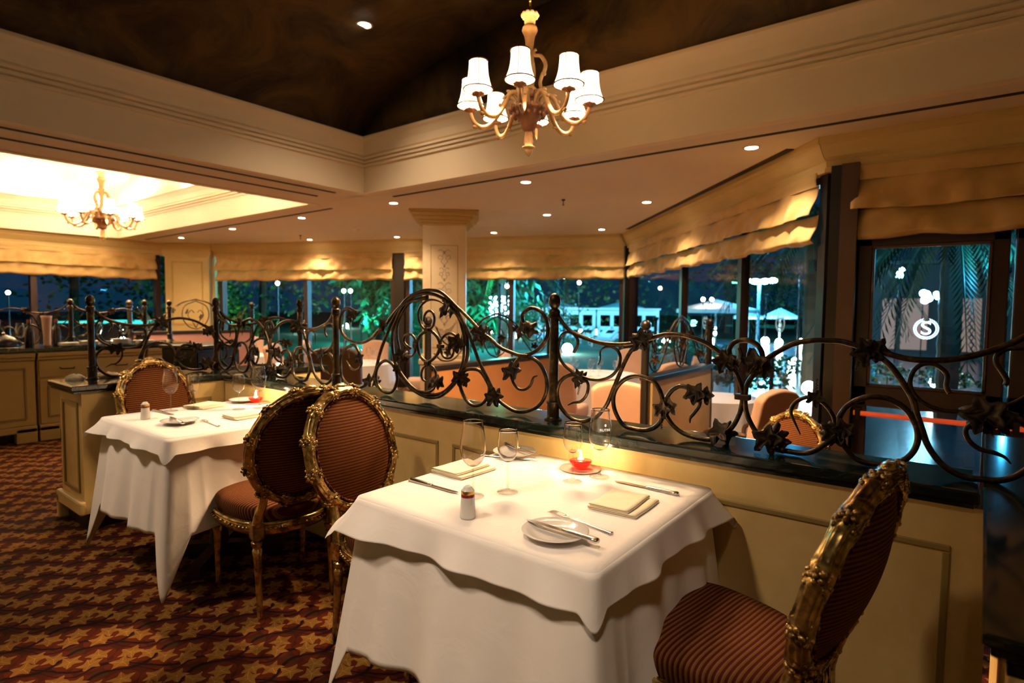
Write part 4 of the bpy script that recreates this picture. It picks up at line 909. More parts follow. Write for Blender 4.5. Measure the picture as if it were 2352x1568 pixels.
def napkin(label, loc, rz, w_=.15, d_=.18):
    t = thing('napkin', label, 'napkin', loc, rz, 'cream folded napkins')
    def folded(x0, x1, z0, layers, gap, nm, y0, y1, seed):
        P = []; z = z0
        for k in range(layers):
            xs = (x0, x1) if k % 2 == 0 else (x1, x0)
            for q in range(9): P.append((xs[0]+(xs[1]-xs[0])*q/8, z))
            if k < layers-1:
                s = 1 if k % 2 == 0 else -1
                for q in range(1, 6): a = -PI/2+PI*q/6; P.append((xs[1]+s*gap*.62*cos(a), z+gap/2+gap/2*sin(a)))
            z += gap
        n = len(P)
        def f(u, v):
            i = u*(n-1); k = min(n-2, int(i)); w = i-k; x = P[k][0]*(1-w)+P[k+1][0]*w; zz = P[k][1]*(1-w)+P[k+1][1]*w
            y = y0+(y1-y0)*v; return (x+.0015*sin(y*30+seed)+.0012*sin(seed+zz*900)*(v-.5), y+.0012*sin(zz*1500+seed), zz+.0007*noise.noise(Vector((x*30, y*22, seed)))+.0014*max(0, abs(v-.5)-.4)*5*(zz/.015))
        o = MB().grid(f, n-1, 14).build(nm, 'napkin_cloth', t, 2); solid(o, .0014)
    folded(-w_/2, w_/2, .0012, 3, .0026, 'lower_fold', -d_/2, d_/2, 1.0)
    folded(-w_/2+.003, w_/2-.028, .0092, 3, .0026, 'upper_fold', -d_/2+.002, d_/2-.003, 2.6)
    return t
n1 = napkin('folded cream napkin at the right of the near table', (-.765, 1.562, ZT), .05); dup(n1, (-1.385, 1.53, ZT), -.04, 'folded cream napkin at the left of the near table')
dup(n1, (-2.97, 1.55, ZT), 0, 'folded cream napkin at the right of the far table'); dup(n1, (-3.44, 1.56, ZT), .3, 'folded cream napkin at the left end of the far table')
def candle(label, loc, e):
    t = thing('candle_holder', label, 'candle', loc, 0, 'round glass candle holders with red wax')
    o = [(.0001, .0008), (.020, .0010), (.034, .010), (.044, .027), (.046, .042), (.042, .060), (.034, .074)]
    sp_ = [(q.x, q.y) for q in cr_spline([(a, b, 0) for a, b in o], 4)]
    MB().lathe(sp_+[(max(.0001, r-.0016), z+(.0016 if z < .02 else 0)) for r, z in sp_[::-1]], 36, cap=False).build('glass_bowl', 'thin_glass', t, 2)
    w_ = [(max(.0001, r-.0022), z+.0022) for r, z in sp_ if z < .030]; MB().lathe(w_+[(.0001, w_[-1][1])], 32, cap=False).build('red_wax', 'red_wax', t, 2)
    MB().lathe([(.0001, .0305), (.012, .0305), (.012, .036), (.0001, .036)], 20, cap=False).build('float_wick', 'wax', t, True)
    MB().lathe([(.0001, .038), (.004, .043), (.0052, .050), (.003, .058), (.0004, .068)], 14, cap=False).build('flame', 'flame', t, 2)
    lamp('flame_light', 'POINT', (0, 0, .052), e, (1, .62, .30), .008, t); 
    c = MB().lathe([(.0001, 0), (.074, 0), (.076, .0006), (.074, .0012), (.0001, .0012)], 48, cap=False); 
    d = c.build('paper_doily', 'coaster', None, False, (loc[0], loc[1], loc[2]-.0012)); tag(d, 'round pink paper doily under the candle, '+('near' if loc[0] > -2 else 'far')+' table', 'doily'); return t
candle('glass candle holder with red wax burning on the near table', (-1.072, 1.823, ZT+.0014), 1.5)
candle('glass candle holder with red wax burning on the far table', (-3.36, 1.82, ZT+.0014), 1.5)
# ------------------------------------------------------------------ chandeliers
def make_chandelier(label, power):
    t = thing('chandelier', label, 'chandelier', (0, 0, 0), 0, 'eight-light ivory and gilt chandeliers')
    # turned stem, bowl and finial
    st = [(.001, -.335), (.012, -.325), (.026, -.300), (.030, -.285), (.040, -.278), (.040, -.272), (.026, -.266), (.030, -.25), (.026, -.20), (.020, -.17)]
    MB().lathe(st, 20).build('bottom_finial', 'antique_ivory', t, 2)
    mb = MB(); n = 32; prof = [(.020, -.175), (.034, -.168), (.040, -.155), (.050, -.12), (.075, -.085), (.105, -.060), (.120, -.045), (.115, -.030), (.075, -.02), (.06, 0), (.05, .03)]; vs = []
    for r, z in prof:
        for k in range(n): a = 2*PI*k/n; rr = r*(1+.10*(k % 2)*(z < -.03)); vs.append((rr*cos(a), rr*sin(a), z))
    mb.add(vs, [(i*n+k, i*n+(k+1) % n, (i+1)*n+(k+1) % n, (i+1)*n+k) for i in range(len(prof)-1) for k in range(n)]); mb.build('fluted_bowl', 'antique_dark', t, 2)
    up = [(.05, .02), (.062, .04), (.045, .07), (.055, .085), (.030, .11), (.020, .14), (.026, .17), (.018, .20), (.018, .24), (.030, .27), (.026, .30), (.022, .33), (.030, .40), (.036, .425), (.044, .440), (.050, .455), (.046, .475), (.030, .485), (.034, .49), (.036, .52), (.048, .545), (.044, .555), (.001, .555)]
    MB().lathe(up, 24).build('turned_stem', 'antique_ivory', t, 2)
    mb = MB()
    for k in range(16):
        a = 2*PI*k/16; mb.ball((.118*cos(a), .118*sin(a), -.04), .020, 8, 5, (1, .7, 1.1), Rz(a)); mb.ball((.095*cos(a+.2), .095*sin(a+.2), -.075), .016, 8, 5, (1, .7, 1.3), Rz(a))
    mb.build('leaf_ornament', 'antique_dark', t, 2); mb = MB()
    for k in range(8): a = 2*PI*k/8; mb.ball((.055*cos(a), .055*sin(a), .05), .026, 8, 5, (1, .9, 1.2), Rz(a))
    mb.build('neck_ornament', 'antique_dark', t, 2); mb = MB()
    for k in range(10): a = 2*PI*k/10; mb.ball((.045*cos(a), .045*sin(a), .55), .016, 6, 4)
    mb.build('crown_beading', 'antique_ivory', t, 2)
    for k in range(4):
        a = 2*PI*k/4+.35; q = Rz(a); mb = MB()
        P = cr_spline([(.045, 0, .335), (.028, 0, .325), (.035, 0, .300), (.075, 0, .290), (.105, 0, .240), (.100, 0, .195), (.085, 0, .170), (.072, 0, .125), (.082, 0, .085), (.098, 0, .080), (.095, 0, .095)], 7)
        mb.tube([q @ p for p in P], lambda u: .009+.004*sin(PI*u), 8); mb.ball(q @ Vector((.098, 0, .178)), .014, 8, 6); mb.build('scroll_bracket', 'antique_ivory', t, 2)
    ch = MB()
    for i in range(41):
        z = .562+i*.026; P = [(.008*cos(b)*(1 if i % 2 else 0), .008*cos(b)*(0 if i % 2 else 1), z+.016*sin(b)+.012) for b in [2*PI*k/10 for k in range(10)]]; ch.tube(P, .0022, 5, True)
    ch.build('chain', 'gilt', t, 2)
    MB().lathe([(.001, 1.60), (.03, 1.60), (.055, 1.63), (.06, 1.66), (.001, 1.66)], 20).build('ceiling_cup', 'antique_ivory', t, 2)
    arm0 = None
    for k in range(8):
        a = math.radians(-62+45*k)
        if arm0 is None:
            mb = MB(); P = cr_spline([(.06, 0, -.03), (.085, 0, .025), (.125, 0, .045), (.162, 0, .015), (.195, 0, -.055), (.245, 0, -.118), (.305, 0, -.135), (.352, 0, -.112), (.375, 0, -.075), (.385, 0, -.040)], 8)
            mb.tube(P, lambda u: .0165-.005*u, 10); mb.tube([(p[0], 0, p[2]-.012) for p in P[18:52]], .006, 6)
            mb.ball((.155, 0, .042), .017, 8, 5, (1.4, .7, .6)); mb.ball((.22, 0, -.112), .014, 8, 5, (1.8, .7, .5)); mb.ball((.352, 0, -.130), .016, 8, 5, (1.2, .7, .9)); mb.ball((.19, 0, .0), .012, 8, 5)
            arm0 = mb.build('arm', 'antique_ivory', t, 2)
            mb = MB(); n = 24; vs = []
            for r, z in ((.010, -.046), (.016, -.035), (.034, -.024), (.040, -.018), (.030, -.016), (.012, -.022)):
                for j in range(n): b = 2*PI*j/n; rr = r*(1+.12*cos(b*6)*(r > .02)); vs.append((.385+rr*cos(b), rr*sin(b), z-.006*cos(b*6)*(r > .03)))
            mb.add(vs, [(i*n+j, i*n+(j+1) % n, (i+1)*n+(j+1) % n, (i+1)*n+j) for i in range(5) for j in range(n)]); mb.build('drip_cup', 'antique_dark', arm0, 2)
            MB().lathe([(.011, -.024), (.011, .055), (.001, .056)], 14, (.385, 0, 0)).build('candle_sleeve', 'lamp_shade_cloth', arm0, True)
            sp_ = [(.088, .004), (.079, .022), (.069, .050), (.061, .085), (.057, .120), (.055, .150), (.0545, .170)]
            o = MB().lathe(sp_, 36, (.385, 0, 0), cap=False).build('lamp_shade', 'lamp_shade_cloth', arm0, 2); solid(o, .002)
            mb = MB()
            for r, z in ((.0890, .004), (.0560, .170)): mb.tube([(.385+r*cos(2*PI*j/36), r*sin(2*PI*j/36), z) for j in range(36)], .0046, 5, True)
            for j in range(6):
                b = 2*PI*j/6; mb.tube([(.385+(r+.0015)*cos(b), (r+.0015)*sin(b), z) for r, z in sp_], .0024, 4)
            mb.build('shade_trim', 'lamp_shade_trim', arm0, 2)
            l = lamp('bulb_light', 'POINT', (.385, 0, .09), power, (1, .66, .36), .03, arm0); arm = arm0
        else:
            arm = arm0.copy(); col.objects.link(arm); arm.parent = t
            for c in arm0.children:
                d = c.copy(); col.objects.link(d); d.parent = arm
        arm.rotation_euler[2] = a
    return t
c1 = make_chandelier('ivory chandelier with eight lit shades under the dark vault', 58); c1.location = (-2.225, 3.06, 2.655)
c2 = dup(c1, (-8.73, 2.72, 2.48), .2, 'smaller-looking distant chandelier under the bright vault at the left')
for c in c2.children:
    if c.name.startswith('chain'): c.scale = (1, 1, 1.20); c.location.z = -.112
    if c.name.startswith('ceiling_cup'): c.location.z = .21
# recessed downlights
def downlight(label, loc, power, r=.055, dirn=(0, 0, -1), ang=118):
    t = thing('recessed_downlight', label, 'ceiling light', loc, 0, 'round recessed ceiling lights')
    MB().lathe([(r, .004), (r*1.32, .002), (r*1.35, -.004), (r*1.02, -.007), (r*.95, -.002), (r*.93, .03)], 28, cap=False).build('trim_ring', 'trim_white', t, True)
    MB().lathe([(.001, -.002), (r*.7, -.003), (r*.93, -.0015), (r*.93, .004), (.001, .004)], 24, cap=False).build('lens', 'bulb', t, True)
    lamp('downlight_beam', 'SPOT', (0, 0, -.012), power, (1, .72, .46), .045, t, dirn, ang, .8); return t
DL = [(-1.45, 5.27, 'on the soffit nearest the glazed door'), (-3.85, 5.25, 'below the hanging chandelier, front row of the soffit'), (-6.08, 5.27, 'on the soffit just right of the beam corner'), (-8.30, 5.30, 'above the left edge of the far railing, front soffit row'),
      (-10.55, 5.32, 'in the front soffit row, second from the bright vault end'), (-12.85, 5.40, 'in the front soffit row, farthest left'), (-10.83, 7.10, 'over the leftmost far window'), (-8.92, 7.82, 'just left of the painted column top'),
      (-6.87, 8.38, 'right of the painted column top, along the far wall'), (-4.91, 7.24, 'mid soffit, right of the column'), (-3.26, 7.13, 'mid soffit beside the slanted window wall'), (-5.0, 9.1, 'at the far corner of the window walls')]
dl0 = downlight('round recessed ceiling light '+DL[0][2], (DL[0][0], DL[0][1], SZ), 60)
for x, y, s in DL[1:]: dup(dl0, (x, y, SZ), 0, 'round recessed ceiling light '+s)
def bz(x): return 3.38+.92*math.sqrt(max(0, 1-((x+1.96)/3.99)**2))
sp_ = downlight('round spotlight glowing in the dark vault', (-4.6, 3.63, bz(-4.6)-.03), 60, .062)
for x, y, s, p, tx, ty in ((.15, -.8, 'right of the near table', 100, -1.0, 1.15), (-2.1, -.9, 'above the near table', 105, -1.2, 1.5), (-3.9, -.5, 'above the far table', 150, -3.15, 1.45)):  # first one is an unseen lamp added to brighten the table's right side
    z = bz(x)-.03; dv = (tx-x, ty-y, .75-z)
    d = downlight('recessed light in the dark vault behind the viewer, '+s, (x, y, z), p, .075, dv, 24 if x > 0 else 35)
    for c in d.children:
        if c.type == 'LIGHT': c.data.shadow_soft_size = .20; c.data.color = (1, .76, .54); c.data.spot_blend = 1.0; c.location.z = -.10
# cove light strips hidden behind the cornice of the bright vault
for x0, y0, x1, y1, s in ((-14.0, 4.70, -7.2, 4.70, 'along the far side'), (-14.10, -3.5, -14.10, 4.5, 'along the left side'), (-7.05, -3.5, -7.05, 4.5, 'along the right side')):
    t = thing('cove_light', 'strip light hidden on the bright vault cornice, '+s, 'cove light', ((x0+x1)/2, (y0+y1)/2, 3.42), 0, 'cove lights of the bright vault'); L = max(abs(x1-x0), abs(y1-y0)); hx = max(.015, abs(x1-x0)/2); hy = max(.015, abs(y1-y0)/2)
    mb = MB(); mb.box(-hx, hx, -hy, hy, 0, .025); mb.build('tube', 'bulb', t)
    for k in range(3): q = (k-1)*.33*L; lamp('cove_glow', 'POINT', (q if hx > .1 else (.12 if x0 < -10 else -.12), q if hy > .1 else -.12, .10), 42, (1, .78, .52), .10, t)
# smoke heads
for x, y, nm, s in ((-4.06, 6.36, 'sprinkler', 'small dark sprinkler head hanging from the soffit right of the column'), (-10.34, 6.57, 'sprinkler', 'small dark sprinkler head on the soffit at the left'), (-8.66, 6.63, 'smoke detector', 'round smoke detector on the soffit')):
    t = thing(nm.replace(' ', '_'), s, nm, (x, y, SZ))
    if nm == 'sprinkler':
        MB().lathe([(.001, -.075), (.016, -.073), (.016, -.069), (.005, -.066), (.005, -.02), (.02, -.015), (.026, 0), (.001, 0)], 16).build('head', 'dark_wood', t, True)
    else: MB().lathe([(.001, -.045), (.03, -.045), (.045, -.035), (.055, -.015), (.06, 0), (.001, 0)], 24).build('housing', 'soffit', t, True)

# ------------------------------------------------------------------ buffet along the left
YB = [(-1.4, .50), (.52, 1.60), (1.62, 2.56), (2.58, 3.05)]
for i, (a, b) in enumerate(YB):
    t = thing('buffet_cabinet', ['cream buffet cabinet partly beyond the left frame edge', 'cream buffet cabinet with panelled doors at the left frame edge', 'cream buffet cabinet with drawers, beside the short partition', 'cream end cabinet of the buffet behind the oval chair'][i], 'cabinet', (-7.35, (a+b)/2, 0), 0, 'cream buffet cabinets'); h = (b-a)/2
    mb = MB(); mb.box(-.29, .29, -h, h, .12, .83); mb.box(-.31, .33, -h, h, .83, .865); mb.box(-.30, .315, -h, h, .80, .83); bevel(mb.build('body', 'cabinet_cream', t), .004)
    mb = MB(); mb.box(-.26, .20, -h, h, 0, .12); mb.build('toe_kick', 'black_wood', t)
    mb = MB()
    for s in (-1, 1): mb.box(.20, .31, min(s*h, s*(h-.16)), max(s*h, s*(h-.16)), 0, .14)
    mb.box(.20, .31, -h, h, .10, .16); bevel(mb.build('bracket_foot', 'cabinet_cream', t), .006)
    nd = 2 if h > .3 else 1; wd = 2*h/nd
    for k in range(nd):
        y0, y1 = -h+k*wd+.012, -h+(k+1)*wd-.012; zt = .79 if i == 1 else .60
        mb = MB(); mb.box(.29, .302, y0, y1, .17, zt); d = mb.build('door', 'cabinet_cream', t)
        mb = MB()
        for c in ((y0+.06, y1-.06, zt-.075, zt-.06), (y0+.06, y1-.06, .23, .245), (y0+.06, y0+.075, .245, zt-.075), (y1-.075, y1-.06, .245, zt-.075)): mb.box(.302, .310, *c)
        mb.build('door_panel_moulding', 'wall_stripe', d)
        yh = y1-.03 if k == 0 else y0+.03; mb = MB(); mb.tube([(.302, yh, .45), (.33, yh, .46), (.33, yh, .55), (.302, yh, .56)], .006, 8); mb.build('handle', 'dark_wood', d, True)
        if i != 1:
            mb = MB(); mb.box(.29, .304, y0, y1, .63, .785); d = mb.build('drawer', 'cabinet_cream', t); ym = (y0+y1)/2
            MB().tube([(.304, ym-.06, .71), (.33, ym-.05, .70), (.33, ym+.05, .70), (.304, ym+.06, .71)], .006, 8).build('pull', 'dark_wood', d, True)
ledge(-7.66, -7.02, -1.42, 3.08, 'black stone top of the left buffet', .865)
ZBT = .9135
for y in (.60, 2.04, 2.76, 3.03): iron_post(-7.58, y, ZBT, 1.40, 'distant iron post on the buffet, '+{.6: 'beyond the left frame edge', 2.04: 'left of the dark near post', 2.76: 'behind the left end of the oval chair top', 3.03: 'at the buffet end by the pilaster'}[y], .022)
pair('distant iron vine railing on the buffet at the left frame edge', (-7.58, .60, ZBT-.0), PI/2, 1.44, 3, .8)
single('distant iron vine railing on the buffet beside the dark near post', (-7.58, 2.04, ZBT), PI/2, .72, 4, .9)
# things on the buffet
def bottle(label, loc, h=.27, m='black_plastic'):
    t = thing('bottle', label, 'bottle', loc, 0, 'bottles on the buffet'); MB().lathe([(.001, 0), (.036, 0), (.038, .01), (.038, h*.55), (.030, h*.68), (.014, h*.76), (.014, h*.97), (.016, h), (.001, h)], 20).build('body', m, t, 2)
    MB().lathe([(.0145, h*.88), (.0165, h*.88), (.0165, h*1.005), (.001, h*1.006)], 16).build('capsule', 'red_band', t, True); return t
b0 = bottle('dark wine bottle on the buffet near the left edge', (-7.30, 1.62, ZBT)); dup(b0, (-7.38, 1.86, ZBT), 0, 'dark wine bottle on the buffet behind the white tall vase'); dup(b0, (-7.35, 1.40, ZBT), 0, 'leftmost dark wine bottle on the buffet')
t = thing('tall_vase', 'tall white vase on the buffet at the left', 'vase', (-7.25, 1.75, ZBT)); MB().lathe([(.001, 0), (.035, 0), (.030, .02), (.032, .12), (.042, .28), (.048, .31), (.044, .31), (.036, .27), (.001, .05)], 24).build('body', 'peach_fabric', t, 2)
t = thing('serving_dome', 'dark oval serving dome on the buffet at the left edge', 'serving dish', (-7.28, 1.42, ZBT)); MB().lathe([(.13, 0), (.135, .01), (.12, .06), (.08, .10), (.03, .125), (.001, .13)], 28).build('dome', 'black_plastic', t, 2); MB().ball((0, 0, .14), .014).build('knob', 'silver', t, 2); MB().lathe([(.15, 0), (.155, .006), (.13, .008)], 28).build('tray', 'silver', t, 2)
for k, (y, s) in enumerate(((1.92, 'nearest the dark near post'), (2.10, 'just right of the dark near post'), (2.38, 'in the middle of the buffet'), (2.62, 'behind the oval chair top'))):
    t = thing('plate_stack', 'stack of white plates on the buffet, '+s, 'plates', (-7.2, y, ZBT), 0, 'stacks of plates on the buffet'); mb = MB()
    for j in range(3+k % 3): mb.lathe([(.001, j*.012), (.06, j*.012), (.095+.004*(j % 2), j*.012+.010), (.093, j*.012+.012), (.06, j*.012+.004)], 28)
    mb.build('plates', 'porcelain', t, 2)
gl = glassware(True, 'wine glass on the buffet left of the tall vase', (-7.2, 1.53, ZBT))
for k, (x, y, s) in enumerate(((-7.45, 2.25, 'behind the plates, middle of the buffet'), (-7.42, 2.48, 'near the small railing on the buffet'), (-7.35, 2.72, 'at the right end of the buffet'))): dup(gl, (x, y, ZBT), 0, 'wine glass on the buffet '+s)
# folded cloths on the short ledge, and the dark side cabinet behind
def cloth_lump(label, loc, sx, sy, sz, rz, seed, nm='napkin'):
    def f(u, v):
        a = 2*PI*u; r = cos(v*PI/2); z = sin(v*PI/2)**.7; q = 1+.25*noise.noise(Vector((cos(a)*2, sin(a)*2, seed)))
        return (sx*r*cos(a)*q, sy*r*sin(a)*q, sz*z*(1+.5*noise.noise(Vector((cos(a)*r*3, sin(a)*r*3, seed+5)))))
    o = MB().grid(f, 36, 10, True).build(nm, 'napkin_cloth', None, 2, loc); o.rotation_euler[2] = rz; return tag(o, label, 'napkin', 'crumpled napkins on the ledge')
ZL2 = .8705
cloth_lump('crumpled cream napkin at the left end of the short ledge', (-4.37, 1.19, ZL2), .055, .05, .03, .2, 3); cloth_lump('crumpled cream napkin right behind the dark near post', (-4.36, 1.36, ZL2), .05, .07, .03, -.3, 8)
cloth_lump('pale folded napkin on the ledge behind the oval chair at the left', (-4.17, 1.62, ZL2), .06, .09, .065, .5, 12)
t = thing('black_side_cabinet', 'black lacquered side cabinet in the passage behind the far table', 'cabinet', (-5.85, 2.62, 0), .3); mb = MB(); mb.box(-.22, .22, -.25, .25, .06, .93); bevel(mb.build('body', 'black_plastic', t), .006); mb = MB(); mb.box(-.24, .24, -.27, .27, .93, .965); bevel(mb.build('top', 'black_plastic', t), .006)
mb = MB(); mb.box(.22, .235, -.24, .24, .10, .90); d = mb.build('door', 'black_plastic', t); MB().ball((.245, -.2, .5), .012).build('knob', 'silver', d); mb = MB()
for x in (-.19, .19):
    for y in (-.22, .22): mb.box(x-.02, x+.02, y-.02, y+.02, 0, .06)
mb.build('foot', 'black_wood', t)

# ------------------------------------------------------------------ sunken dining area furniture
ZF = -.35
def parsons(label, fabric='peach_fabric', arms=False):
    t = thing('upholstered_chair', label, 'chair', (0, 0, ZF), 0, 'peach upholstered dining chairs')
    mb = MB(); mb.box(-.24, .27, -.25, .25, .30, .47); bevel(mb.build('seat', fabric, t, 2), .04, 4)
    def f(u, v):
        y = (u-.5)*.50; top = 1.0+.045*cos(PI*y/.5)-.03*max(0, abs(y)-.2)/.05; z = .42+(top-.42)*v; return (-.20-.13*v, y, z)
    o = MB().grid(f, 16, 10).build('backrest', fabric, t, 2); solid(o, .085); bevel(o, .02, 3)
    for sx in (-1, 1):
        for sy in (-1, 1): mb = MB(); mb.prism([(sx*.20-.02, sy*.21-.02), (sx*.20+.02, sy*.21-.02), (sx*.20+.02, sy*.21+.02), (sx*.20-.02, sy*.21+.02)], 0, .31); mb.build('leg', 'dark_wood', t)
    if arms:
        for sy in (-1, 1):
            MB().tube(cr_spline([(-.22, sy*.25, .66), (-.02, sy*.27, .67), (.16, sy*.27, .64), (.20, sy*.26, .58), (.17, sy*.25, .45)], 6), .020, 8).build('armrest', 'brown_wood', t, 2)
            MB().ball((-.02, sy*.27, .685), .03, 10, 6, (3.2, .9, .5)).build('arm_pad', fabric, t, 2)
    return t
pc = parsons('peach chair with its back to the ledge, seen between the middle posts and booth'); pc.location = (-2.52, 4.95, ZF); pc.rotation_euler[2] = 2.1
pa = parsons('peach armchair seen from the side, beside the slanted window', arms=True); pa.location = (-1.42, 5.2, ZF); pa.rotation_euler[2] = 2.75
def look(x, y, tx, ty): return math.atan2(ty-y, tx-x)
TA = (-4.15, 7.45); TB = (-8.05, 6.15); TC_ = (-10.9, 5.6); TD = (-2.1, 6.25); TE = (-3.55, 6.2)
seats = [(-3.92, 6.22, TA, 'peach chair right of the nearest iron post, back to the ledge'), (-3.15, 7.85, TA, 'peach chair right of the distant glasses, against the slanted window'), (-3.0, 6.95, TA, 'peach chair with rounded back, above the small booth divider'), (-5.1, 7.0, TA, 'peach chair left of the distant round table with glasses'), (-4.2, 8.5, TA, 'peach chair behind the distant round table, by the far window'),
         (-8.75, 7.05, TB, 'peach chair behind the white round table left of the column'), (-7.25, 6.95, TB, 'peach chair just left of the painted column'), (-7.35, 5.15, TB, 'peach chair in front of the round table left of the column'), (-9.1, 5.55, TB, 'peach chair at the left side of the round table left of the column'),
         (-10.2, 6.2, TC_, 'peach chair at the leftmost round table, right side'), (-11.7, 6.2, TC_, 'peach chair at the leftmost round table, window side'), (-9.9, 4.9, TC_, 'peach chair nearest the ledge at the leftmost round table')]
for x, y, T, s in seats: dup(pc, (x, y, ZF), look(x, y, *T), s)
dup(pa, (-5.6, 6.9+1.1, ZF), -2.2, 'peach armchair partly behind the iron arch, right of the column')
def round_table(label, cx, cy, r, lab2):
    t = thing('round_table', label, 'table', (cx, cy, ZF)); MB().lathe([(.001, .70), (r-.01, .70), (r, .71), (r, .735), (.001, .735)], 40).build('tabletop', 'brown_wood', t, True); MB().lathe([(.25, 0), (.26, .03), (.06, .08), (.05, .6), (.12, .70)], 20).build('pedestal', 'dark_wood', t, True)
    def f(u, v):
        a = 2*PI*u; q = v**1.1; rr = r+.012+q*(.05+.035*sin(a*11+cx)+.015*sin(a*23)); return (rr*cos(a), rr*sin(a), .742-.62*v-.02*v*sin(a*5))
    mb = MB(); mb.grid(f, 160, 10, True); mb.grid(lambda u, v: ((r+.012)*(1-v)*cos(2*PI*u), (r+.012)*(1-v)*sin(2*PI*u), .742), 160, 3, True)
    o = mb.build('tablecloth', 'white_linen', None, 2, (cx, cy, ZF)); tag(o, lab2, 'tablecloth', 'white cloths on the distant tables'); return t
round_table('round table under white cloth beyond the nearest iron post', *TA, .60, 'white cloth on the round table right of the nearest iron post')
round_table('round table under white cloth left of the painted column', *TB, .60, 'white cloth on the round table left of the painted column')
round_table('leftmost distant round table under white cloth', *TC_, .60, 'white cloth on the leftmost distant round table')
round_table('small round table under white cloth behind the pale booth divider', -2.0, 6.35, .42, 'white cloth on the small table by the slanted window')
round_table('round table in front of the armchair, hidden behind the ledge', -.95, 3.12+.2, .45, 'white cloth on the table behind the stone ledge at the right')
ZT2 = ZF+.7435
gi = 0
def setting(T, r, n, what, off=.3):
    for k in range(n):
        a = 2*PI*k/n+off; x, y = T[0]+r*cos(a), T[1]+r*sin(a)
        yield x, y, what+', '+['right side', 'window side', 'left side', 'ledge side'][k % 4]
for T, nm in ((TA, 'the round table right of the nearest iron post'), (TB, 'the round table left of the column'), (TC_, 'the leftmost distant round table')):
    for x, y, s in setting(T, .36, 4, 'large glass, '+nm): dup(gb, (x, y, ZT2), 0, s)
    for x, y, s in setting(T, .28, 4, 'small glass, '+nm, .65): dup(gs, (x, y, ZT2), 0, s)
t = thing('tumbler', 'short water tumbler in front of the oval chair beyond the ledge', 'glass', (-.80, 3.45, ZT2)); MB().lathe([(.001, .001), (.030, .001), (.035, .105), (.0335, .105), (.029, .006), (.001, .005)], 28, cap=False).build('glass', 'glass', t, 2)
pb = parsons('dark brown high-backed chair behind the ledge railing, left of the middle', 'brown_wood'); pb.location = (-5.05, 3.68, ZF+.25); pb.rotation_euler[2] = 2.3
o = bpy.data.objects
booth(-9.2, 3.2, 4.9, 'mauve booth divider beyond the buffet, seen through the far railing', 'mauve_fabric', .95)
# ------------------------------------------------------------------ garden at night, outside the glass
ZG = -.42
lw = MB(); lw.box(-170, 60, 4, 190, ZG-.3, ZG, None); o = MB().prism([(-170, -60), (-15.2, -60), (-15.2, 6.2), (-13.9, 6.9), (-4.85, 10.5), (-.6, 5.9), (60, 5.9), (60, 190), (-170, 190)], ZG-.3, ZG).build('lawn', 'lawn'); tag(o, 'dark green lawn outside the windows', 'lawn')
o = MB().prism([(-1.2, 6.4), (-4.0, 9.8), (-6.5, 16), (-9.5, 24), (-12, 34), (9, 34), (9, 6.0), (-.8, 6.0)], ZG, ZG+.02).build('paving', 'wet_paving'); tag(o, 'wet bluish paving outside the glazed door', 'paving')
mat('pool_water', (.02, .5, .45), .1, emit=(.05, .9, .75), estr=.5)
o = MB().prism([(-56, 25), (-60, 33), (-72, 24), (-68, 17)], ZG, ZG+.12).build('pool', 'pool_water'); tag(o, 'turquoise lit pool strip far across the lawn', 'pool')
def foliage(mb, c, rx, rz, n, s, rr, droop=0):
    for _ in range(n):
        a = rr.uniform(0, 2*PI); b = math.acos(rr.uniform(-1, 1)); q = rr.uniform(.45, 1)**.5
        p = Vector((c[0]+rx*q*sin(b)*cos(a), c[1]+rx*q*sin(b)*sin(a), c[2]+rz*q*cos(b)))
        if p.z < s*1.6: continue
        d = Vector((rr.gauss(0, 1), rr.gauss(0, 1), rr.gauss(0, .6)-droop)).normalized(); e = d.cross(Vector((rr.gauss(0, 1), rr.gauss(0, 1), rr.gauss(0, 1)))).normalized()
        l = s*rr.uniform(.6, 1.3)*(1+droop*.8); w_ = s*.35
        mb.add([p, p+d*l*.5+e*w_, p+d*l, p+d*l*.5-e*w_], [(0, 1, 2, 3)])
def tree(label, x, y, h, r, s=.35, n=900, droop=0, cat='tree', seed=0, kind='tree', low=.3):
    rr = random.Random(seed+int(abs(x*7+y))); t = thing(kind, label, cat, (x, y, ZG), 0)
    mb = MB(); mb.tube(cr_spline([(0, 0, 0), (.1, .05, h*.3), (-.05, .1, h*.6), (.05, 0, h*.8)], 4), lambda u: max(.04, h*.03*(1-.6*u)), 8)
    for k in range(5): a = k*1.25; mb.tube([(0, 0, h*.4+k*.05*h), (r*.45*cos(a), r*.45*sin(a), h*.62+k*.04*h)], h*.010, 6)
    mb.build('trunk', 'bark', t, True)
    mb = MB()
    for k in range(7): a = k*.9; foliage(mb, (r*.45*cos(a), r*.45*sin(a), h*(low+.1)+(h*(.9-low))*(k/7)), r*.62, h*.24, n//7, s, rr, droop)
    mb.build('foliage', 'leaves_green', t); return t
tree('weeping tree lit teal beyond the left far window', -23.8, 19.6, 6.5, 3.0, .35, 1800, 1.2, low=.12); tree('weeping tree lit teal, right of the painted column', -17.6, 20.6, 6.5, 2.8, .3, 1800, 1.2, low=.12)
tree('small bright green shrub tree seen in the leftmost far window', -22.6, 11.6, 2.6, 1.0, .18, 900, 0, 'shrub', low=.1, kind='shrub')
